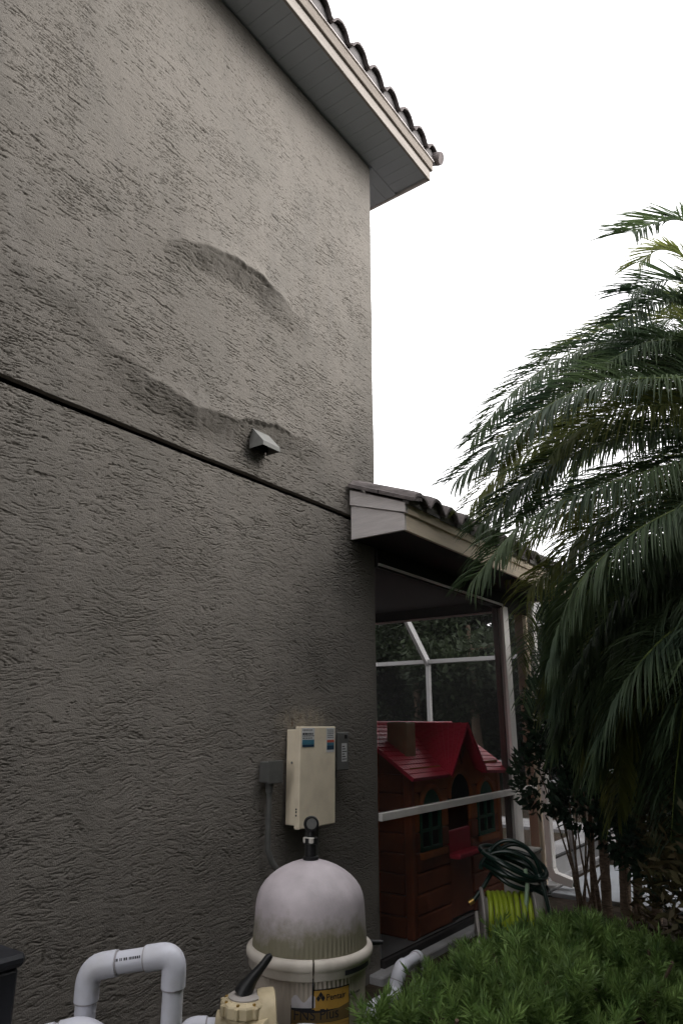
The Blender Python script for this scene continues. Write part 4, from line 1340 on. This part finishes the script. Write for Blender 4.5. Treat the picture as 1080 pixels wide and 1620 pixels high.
# big palm whose crown is just out of view on the right
CR = (2.72, 5.80, 3.45)
pa = thing('palm_tree', 'large feathery palm arching over the porch roof from the right edge', 'palm tree', (2.75, 5.85, -0.05))
trunk(pa, [(2.78, 5.88, -0.1), (2.74, 5.84, 1.2), (2.73, 5.82, 2.4), CR], 0.13, 0.09)
big = [
    ([(2.68, 5.45, 4.6), (2.6, 5.22, 5.22), (2.51, 5.06, 5.29), (2.37, 4.92, 5.26), (2.2, 4.71, 5.11)], dict(ln=.60, droop=.25, roll=.75, tip=1.0, step=.011)),
    ([(2.66, 5.70, 4.3), (2.54, 5.58, 4.84), (2.42, 5.39, 4.96), (2.29, 5.23, 4.95), (2.08, 5.01, 4.8)], dict(ln=.60, droop=.25, roll=.75, tip=1.0, step=.011)),
    ([(2.47, 5.85, 4.35), (2.18, 5.55, 4.59), (1.69, 5.09, 4.5), (1.25, 4.67, 4.1), (0.93, 4.47, 3.67)], dict(ln=.50, droop=.45, roll=.7)),
    ([(2.46, 6.23, 4.7), (2.28, 6.09, 5.05), (1.7, 5.81, 5.03), (1.19, 5.53, 4.78)], dict(ln=.52, droop=.40, roll=.7, m='palm_leaf_backlit')),
    ([(2.51, 5.14, 3.92), (2.28, 4.84, 3.92), (1.86, 4.44, 3.83), (1.47, 4.13, 3.55), (1.07, 3.87, 3.14)], dict(ln=.50, droop=.55, step=.0105, roll=.75)),
    ([(2.42, 5.91, 4.1), (2.06, 5.54, 4.06), (1.48, 5.07, 3.82), (1.06, 4.76, 3.5), (0.83, 4.58, 3.19)], dict(ln=.52, m='palm_leaf_backlit', roll=.7)),
    ([(2.45, 5.04, 3.39), (2.21, 4.78, 3.27), (1.75, 4.28, 3.02), (1.41, 4.0, 2.78), (1.17, 3.82, 2.45)], dict(ln=.54, droop=.85, step=.0105, roll=.5)),
    ([(2.33, 6.04, 3.61), (1.85, 5.66, 3.33), (1.42, 5.32, 3.01), (1.22, 5.22, 2.61), (1.13, 5.2, 2.17)], dict(ln=.54, droop=.9, roll=.4)),
    ([(2.39, 5.12, 3.08), (2.13, 4.88, 2.88), (1.84, 4.52, 2.61), (1.61, 4.36, 2.27), (1.44, 4.34, 1.77)], dict(ln=.58, droop=1.0, step=.0105, roll=.4)),
    ([(2.34, 5.38, 2.97), (2.06, 5.13, 2.75), (1.77, 4.9, 2.45), (1.5, 4.74, 2.03), (1.28, 4.78, 1.5)], dict(ln=.56, droop=1.0, roll=.3)),
    ([(2.55, 5.2, 2.75), (2.37, 4.76, 2.29), (2.18, 4.53, 2.17), (2.03, 4.35, 2.02), (1.84, 4.25, 1.76), (1.66, 4.28, 1.34)], dict(ln=.54, droop=1.0, r0=.013, roll=.3)),
    ([(2.55, 5.4, 2.8), (2.35, 5.04, 2.16), (2.16, 4.87, 1.92), (2.0, 4.73, 1.66), (1.82, 4.78, 1.17)], dict(ln=.52, droop=1.0)),
    ([(2.28, 7.04, 4.26), (1.63, 6.57, 4.26), (1.03, 6.11, 3.99), (0.56, 5.78, 3.61), (0.3, 5.57, 3.33)], dict(ln=.54, m='palm_leaf_backlit', droop=.6, roll=.7)),
    ([(2.21, 6.21, 2.91), (1.81, 5.88, 2.69), (1.44, 5.63, 2.29), (1.21, 5.55, 1.72)], dict(ln=.55, droop=1.0)),
    ([(2.33, 7.44, 4.66), (1.96, 7.08, 4.91), (1.51, 6.82, 4.73), (1.02, 6.61, 4.35), (0.66, 6.55, 3.8)], dict(ln=.54, droop=.6, roll=.7)),
    ([(2.22, 5.82, 2.59), (1.83, 5.54, 2.25), (1.59, 5.4, 1.84), (1.42, 5.47, 1.31)], dict(ln=.54, droop=1.0, m='palm_leaf_backlit')),
    ([(2.37, 7.47, 5.33), (1.96, 7.13, 5.45), (1.45, 6.81, 5.33), (0.95, 6.59, 4.94), (0.57, 6.39, 4.39)], dict(ln=.54, droop=.5, roll=.7)),
    ([(2.44, 6.07, 4.39), (2.27, 5.76, 4.55), (1.95, 5.42, 4.5), (1.53, 5.06, 4.3), (1.16, 4.79, 3.96)], dict(ln=.52, droop=.5, roll=.7)),
    ([(2.45, 5.32, 3.66), (2.13, 4.98, 3.62), (1.73, 4.62, 3.45), (1.36, 4.32, 3.2), (1.1, 4.12, 2.88)], dict(ln=.50, droop=.7, roll=.6)),
    ([(2.54, 5.53, 4.51), (2.42, 5.43, 4.75), (2.24, 5.18, 4.74), (1.97, 4.87, 4.5)], dict(ln=.55, droop=.4, roll=.7, tip=1.4)),
    ([(2.55, 5.98, 5.2), (2.42, 5.85, 5.47), (2.24, 5.7, 5.56), (2.07, 5.58, 5.42)], dict(ln=.52, droop=.4, roll=.7, tip=1.4, m='palm_leaf_backlit')),
    ([(2.54, 5.37, 4.19), (2.36, 5.25, 4.37), (2.14, 4.99, 4.33), (1.85, 4.7, 4.1)], dict(ln=.55, droop=.5, roll=.7, tip=1.4)),
    ([(2.46, 6.18, 4.32), (2.22, 5.99, 4.74), (1.94, 5.78, 4.83), (1.58, 5.52, 4.63)], dict(ln=.55, droop=.5, roll=.7)),
    ([(2.49, 6.35, 4.92), (2.31, 6.31, 5.28), (2.12, 6.16, 5.39), (1.93, 6.0, 5.26)], dict(ln=.55, droop=.4, roll=.7, tip=1.4)),
    ([(2.16, 6.83, 3.22), (1.65, 6.39, 3.08), (1.21, 6.07, 2.74), (0.93, 5.92, 2.25), (0.74, 5.99, 1.73)], dict(ln=.54, droop=.9, roll=.5, m='palm_leaf_backlit')),
    ([(2.35, 5.26, 2.62), (2.07, 4.97, 2.52), (1.84, 4.77, 2.26), (1.62, 4.69, 1.9), (1.44, 4.72, 1.46)], dict(ln=.52, droop=1.0, roll=.3)),
    ([(2.4, 4.98, 2.44), (2.16, 4.77, 2.35), (1.9, 4.61, 2.11), (1.73, 4.54, 1.81), (1.59, 4.6, 1.39)], dict(ln=.52, droop=1.0, roll=.3)),
    ([(2.51, 4.72, 2.99), (2.29, 4.47, 2.88), (2.0, 4.21, 2.67), (1.71, 4.05, 2.37), (1.54, 4.01, 1.97)], dict(ln=.52, droop=.9, roll=.5)),
    ([(2.25, 5.74, 2.2), (1.94, 5.47, 1.97), (1.72, 5.31, 1.62), (1.54, 5.4, 1.07)], dict(ln=.50, droop=1.0)),
    ([(2.46, 4.32, 2.25), (2.21, 4.3, 1.82), (2.08, 4.36, 1.42), (1.97, 4.45, 0.98)], dict(ln=.50, droop=1.0)),
]
for pts, kw in big:
    frond(pa, [CR] + pts, **kw)
for k, (pts, kw) in enumerate(big[2:]):              # a second, deeper layer of fronds behind the first
    j = Vector((random.uniform(-.05, .25), random.uniform(.35, .9), random.uniform(-.30, .05)))
    q = [Vector(p) + j * (0.5 + 0.5 * i / len(pts)) + Vector((random.uniform(-.08, .08), random.uniform(-.08, .08), random.uniform(-.08, .08))) for i, p in enumerate(pts)]
    kw = dict(kw, step=.0135, m=('palm_leaf_backlit' if k % 2 == 0 else 'palm_leaf'))
    frond(pa, [CR] + q, **kw)
for k in range(9):                                   # the rest of the crown, away from the view
    a = R(-60 + k * 26)
    d = Vector((math.cos(a), math.sin(a), 0))
    c = Vector(CR)
    e = random.uniform(0.5, 1.3)
    frond(pa, [c, c + d * 0.5 + UPV * 0.7 * e, c + d * 1.2 + UPV * 0.95 * e, c + d * 1.9 + UPV * 0.6 * e, c + d * 2.4 + UPV * (0.6 * e - 0.7)], ln=.45, step=.035)

# clump palm standing on the lawn side of the walkway
pb = thing('clump_palm', 'many-stemmed clump palm with brown stems beside the pale walkway', 'palm tree', (0.95, 7.05, -0.05))
stems = [((0.62, 7.18), (0.66, 7.35, 2.2), .028), ((0.80, 6.98), (0.86, 6.95, 2.5), .045), ((0.90, 7.20), (1.05, 7.30, 2.9), .050), ((1.03, 7.10), (1.25, 7.05, 2.6), .040), ((1.20, 7.02), (1.5, 6.95, 2.4), .045), ((0.72, 7.05), (0.55, 6.9, 1.9), .020), ((0.98, 6.95), (0.95, 6.7, 2.2), .022)]
for i, ((x, y), tp_, r) in enumerate(stems):
    tp_ = Vector(tp_)
    trunk(pb, [(x, y, -0.08), Vector((x, y, 0)).lerp(tp_, 0.33) + Vector((0.03, -0.03, 0.03)), Vector((x, y, 0)).lerp(tp_, 0.66), tp_], r, r * 0.7, 'stem')
    for k in range(5):
        a = 2 * math.pi * (k + 0.37 * i) / 5 + 0.4
        d = Vector((math.cos(a), math.sin(a), 0))
        if d.x < -0.1:
            d.x *= -0.35 if x < 0.95 else 0.3
        e = random.uniform(0.35, 0.8)
        frond(pb, [tp_, tp_ + d * 0.35 + UPV * 0.45 * e, tp_ + d * 0.85 + UPV * 0.45 * e, tp_ + d * 1.25 - UPV * 0.05, tp_ + d * 1.45 - UPV * 0.45],
              ln=.36, step=.030, droop=.8, m=('palm_leaf_backlit' if (k + i) % 4 == 0 else 'palm_leaf'), r0=.008)
for (x, y, z_) in ((1.18, 6.2, 3.0), (0.85, 6.75, 2.8), (1.9, 6.2, 3.4)):
    MB().tube([(x, y, z_ - 0.22), (x + 0.05, y, z_), (x + 0.07, y, z_ + 0.18)], [0.05, 0.03, 0.012], 7).build('dry_sheath', 'dry_frond', pb)


def blob_points(n, c, r, shell=0.55):
    d = unit(rng.normal(size=(n, 3)))
    rad = (shell + (1 - shell) * rng.random((n, 1))) ** 0.6
    return np.asarray(c) + d * rad * np.asarray(r), d


def bush(name, label, cat, base, clumps, n, ln, wd, m, stems=6, group=None, upbias=0.3):
    t = thing(name, label, cat, base, group)
    base = Vector(base)
    Vs = []
    for (c, r) in clumps:
        k = max(30, int(n * (r[0] * r[1] * r[2]) ** 0.66 / sum((q[0] * q[1] * q[2]) ** 0.66 for _, q in clumps)))
        p, d = blob_points(k, c, r)
        d = d + rng.normal(size=d.shape) * 0.7 + np.array([0, 0, upbias])
        Vs.append(leaves(p, d, ln * (0.7 + 0.6 * rng.random(k)), wd * (0.7 + 0.6 * rng.random(k))))
    fo = quads('foliage', np.concatenate(Vs), m, t)
    fo['kind'] = 'stuff'
    for k in range(stems):
        c, r = clumps[k % len(clumps)]
        a = random.uniform(0, 6.28)
        b0 = base + Vector((0.08 * math.cos(a), 0.08 * math.sin(a), 0))
        tp_ = Vector(c) + Vector((random.uniform(-.4, .4) * r[0], random.uniform(-.4, .4) * r[1], 0.3 * r[2]))
        md = b0.lerp(tp_, 0.5) + Vector((random.uniform(-.05, .05), random.uniform(-.05, .05), 0))
        hgt = (tp_ - b0).length
        MB().tube(catmull([b0, md, tp_], 5), [0.012 * max(1, hgt / 2) * (1 - 0.07 * i) for i in range(11)], 6).build('stem', 'bark', t, True)
    return t


# dark broad-leaved shrubs in the shade under the palms
bush('broadleaf_shrub', 'dark glossy shrub growing against the pool cage by the downspout', 'shrub', (0.72, 6.75, -0.05),
     [((0.50, 6.55, 1.15), (.30, .30, .35)), ((0.72, 6.6, 1.55), (.38, .38, .40)), ((0.85, 6.5, 0.95), (.28, .30, .25)), ((0.42, 6.9, 1.75), (.22, .3, .3)), ((1.05, 6.75, 1.25), (.35, .3, .5)), ((1.2, 6.6, 0.75), (.3, .3, .3))], 3600, .085, .040, 'shrub_leaf', 9)
bush('vine_thicket', 'dark reddish-brown thicket at the lower right edge', 'shrub', (2.15, 4.9, -0.05),
     [((2.05, 4.95, 0.45), (.45, .5, .5)), ((2.3, 4.6, 0.8), (.45, .5, .55)), ((2.0, 5.3, 0.95), (.4, .5, .45)), ((2.45, 4.2, 0.35), (.4, .5, .4))], 4200, .075, .026, 'vine_leaf', 14)
bush('corner_shrub', 'dense dark green shrub behind the thicket at the right edge', 'shrub', (1.75, 6.3, -0.05),
     [((1.75, 6.2, 0.9), (.5, .5, .8)), ((2.1, 6.0, 1.5), (.5, .5, .6)), ((1.55, 6.8, 1.6), (.4, .5, .5)), ((1.4, 6.5, .7), (.3, .3, .4))], 4200, .09, .035, 'shrub_leaf', 10)


bush('walkway_shrub', 'dark rounded shrub at the far end of the pale walkway', 'shrub', (0.85, 9.9, -0.05),
     [((0.6, 9.8, 0.7), (.5, .5, .7)), ((1.2, 9.9, 0.9), (.6, .5, .9)), ((0.9, 10.2, 1.7), (.7, .5, .6))], 4200, .11, .05, 'shrub_leaf', 8)


def hedge_surface(x, y):
    """top height of the clipped hedge over its plan, zero outside"""
    cx = 1.54 + 0.0 * y
    hx = 0.50 + 0.05 * np.sin(y * 2.1)
    e = np.clip(1 - np.abs((x - cx) / hx) ** 3, 0, 1) * np.clip(1 - np.abs((y - 3.1) / 1.65) ** 4, 0, 1)
    return e


def podocarpus():
    t = thing('podocarpus_hedge', 'low fine-leaved green hedge in the foreground at lower right', 'hedge', (1.6, 3.3, -0.05))
    Vs = []
    pos, axs = [], []
    while len(pos) < 2300:
        x, y = random.uniform(0.9, 2.3), random.uniform(1.4, 5.0)
        e = float(hedge_surface(np.array(x), np.array(y)))
        if e <= 0.03:
            continue
        top = 0.585 * e ** 0.35 + 0.075 * float(gn(np.array(x / 0.24), np.array(y / 0.24), 60)) + 0.06 * float(gn(np.array(x / 0.10), np.array(y / 0.10), 61))
        zz = top * (1 - 0.5 * random.random() ** 2.2)
        out = Vector((x - 1.585, (y - 3.1) * 0.25, 0)) * (1 - e) * 1.4
        for q in range(random.randint(3, 7)):          # shoots fan out from one twig
            ax_ = Vector((out.x + random.uniform(-.8, .8), out.y + random.uniform(-.8, .8), 1.0))
            pos.append((x + ax_.x * 0.05, y + ax_.y * 0.05, zz + random.uniform(-.03, .03)))
            axs.append(tuple(ax_))
    pos = np.array(pos)
    axs = unit(np.array(axs))
    K = 34                                            # bottle-brush shoots: narrow leaves whorled round each tip
    sl = 0.08 + 0.09 * rng.random((len(pos), 1))
    for k in range(K):
        u = (k + rng.random((len(pos), 1))) / K
        rad = rng.normal(size=pos.shape)
        rad = unit(rad - axs * np.sum(rad * axs, 1, keepdims=True))
        p = pos + axs * (u - 0.75) * sl
        d = axs * (0.45 + 1.1 * u ** 3) + rad * (1.0 - 0.55 * u ** 3)
        Vs.append(leaves(p, d, 0.038 + 0.026 * rng.random(len(pos)), 0.0072, 0.05))
    new = rng.random(len(pos)) < 0.28                 # shoots in fresh pale growth
    fo = quads('fresh_shoots', np.concatenate([v[new] for v in Vs]), 'hedge_tip', t)
    fo['kind'] = 'stuff'
    fo = quads('foliage', np.concatenate([v[~new] for v in Vs]), 'hedge_leaf', t)
    fo['kind'] = 'stuff'
    for k in range(26):
        x, y = 1.62 + random.uniform(-.3, .3), 1.8 + k * 0.12
        MB().tube(catmull([(x, y, -0.06), (x + random.uniform(-.05, .05), y, 0.2), (x + random.uniform(-.15, .15), y + random.uniform(-.1, .1), 0.5)], 4), [0.012] * 5 + [0.008] * 4, 6).build('stem', 'bark', t, True)
    MB().lathe((0, 0, 0), [(0.02, 0), (0.02, 0.01)], 6)
    return t


podocarpus()


def tree(name, label, base, h, crown_r, n, ln, m, group, seed):
    rr = random.Random(seed)
    t = thing(name, label, 'tree', base, group)
    base = Vector(base)
    top = base + Vector((rr.uniform(-.4, .4), rr.uniform(-.4, .4), h * 0.72))
    trunk(t, [base, base.lerp(top, 0.4) + Vector((rr.uniform(-.1, .1), 0, 0)), top], 0.16, 0.06, 'trunk', False)
    Vs = []
    nc = 16
    for k in range(nc):
        a = rr.uniform(0, 6.28)
        q = rr.random() ** 0.5
        zc = h * rr.uniform(0.22, 0.92)
        wr = crown_r * (1 - abs(zc / h - 0.5) * 0.7)
        c = base + Vector((wr * q * math.cos(a), wr * q * math.sin(a), zc))
        r = crown_r * rr.uniform(0.28, 0.45)
        p, d = blob_points(n // nc, c, (r, r, r * 0.8), 0.2)
        d = d + rng.normal(size=d.shape)
        Vs.append(leaves(p, d, ln * (0.7 + 0.6 * rng.random(len(p))), ln * 0.45 * (0.7 + 0.6 * rng.random(len(p)))))
        if k < 7:
            MB().tube([base.lerp(top, rr.uniform(0.4, 0.9)), c], [0.05, 0.015], 6).build('limb', 'bark', t)
    fo = quads('crown', np.concatenate(Vs), m, t)
    fo['kind'] = 'stuff'
    return t


spots = [((-9.5, 16.5, -.05), 6.2, 2.2, 'leftmost dark tree beyond the far pool cage wall'),
         ((-7.2, 17.5, -.05), 6.6, 2.3, 'dark tree behind the white cage rafter'),
         ((-4.9, 16.8, -.05), 5.8, 2.1, 'dark tree right behind the playhouse roof beyond the cage'),
         ((-2.6, 17.2, -.05), 5.6, 2.0, 'dark tree beyond the cage left of the porch post'),
         ((-0.4, 16.5, -.05), 5.2, 1.9, 'dark tree beyond the cage behind the porch column')]
for i, (p, h, r, lab) in enumerate(spots):
    tree('garden_tree', lab, p, h, r, 6500, 0.20, 'tree_leaf', 'trees beyond the pool cage', 100 + i)
sp2 = [((2.9, 9.3, -.05), 4.6, 1.5, 'dark tree behind the clump palm at the right'), ((3.6, 7.6, -.05), 4.2, 1.4, 'dark tree behind the large palm at the right edge'), ((1.9, 12.0, -.05), 4.6, 1.6, 'far dark tree at the end of the walkway')]
for i, (p, h, r, lab) in enumerate(sp2):
    tree('boundary_tree', lab, p, h, r, 7000, 0.15, 'tree_leaf', 'trees along the right boundary', 200 + i)

# hedges: one added out of view at right to shade the wall, one beyond the pool


def wall_hedge(name, label, base, n, y0, y1, height, along_x, face, m, ln, core):
    t = thing(name, label, 'hedge', base)
    u = rng.uniform(y0, y1, n)
    top = height(u)
    zz = top * (1 - rng.random(n) ** 1.5 * 0.98)
    off = 0.30 * gn(u / 0.8, zz / 0.8, 71) + rng.random(n) * 0.5 + 0.35 * np.clip(zz - top + 0.8, 0, 1) * rng.random(n) * 3
    if along_x:
        p = np.stack([u, face + off, zz], -1)
        d = np.array([0, -1.0, 0.3])
    else:
        p = np.stack([face + off, u, zz], -1)
        d = np.array([-1.0, 0, 0.3])
    d = d + rng.normal(size=(n, 3)) * 0.7
    fo = quads('foliage', leaves(p, d, ln * (0.7 + 0.6 * rng.random(n)), ln * 0.5), m, t)
    fo['kind'] = 'stuff'
    for (a, b_, hh) in core:
        if along_x:
            MB().box((a, face + 1.0, -0.05), (b_, face + 1.8, hh)).build('branch_mass', m, t)
        else:
            MB().box((face + 0.3, a, -0.05), (face + 1.3, b_, hh)).build('branch_mass', m, t)
    return t


wall_hedge('shade_hedge', 'very tall unseen hedge added at the right to shade the side wall', (4.8, -1, -0.05), 42000, -11, 7.8,
           lambda u: 8.2 + 0.5 * gn(u / 1.3, u * 0, 70) - 3.0 * sstep(1.5, 5.0, u) - 2.4 * sstep(5.0, 7.6, u), False, 4.1, 'screen_hedge_leaf', 0.17, [(-11, 1.6, 7.8), (1.604, 3.0, 6.8), (3.004, 5.2, 5.2), (5.204, 7.6, 3.0)])
wall_hedge('rear_hedge', 'dark hedge closing the yard beyond the pool cage', (-6, 19, -0.05), 46000, -16, 3,
           lambda u: 5.0 + 0.9 * gn(u / 1.6, u * 0, 75), True, 18.6, 'tree_leaf', 0.26, [(-16, 3, 4.0)])
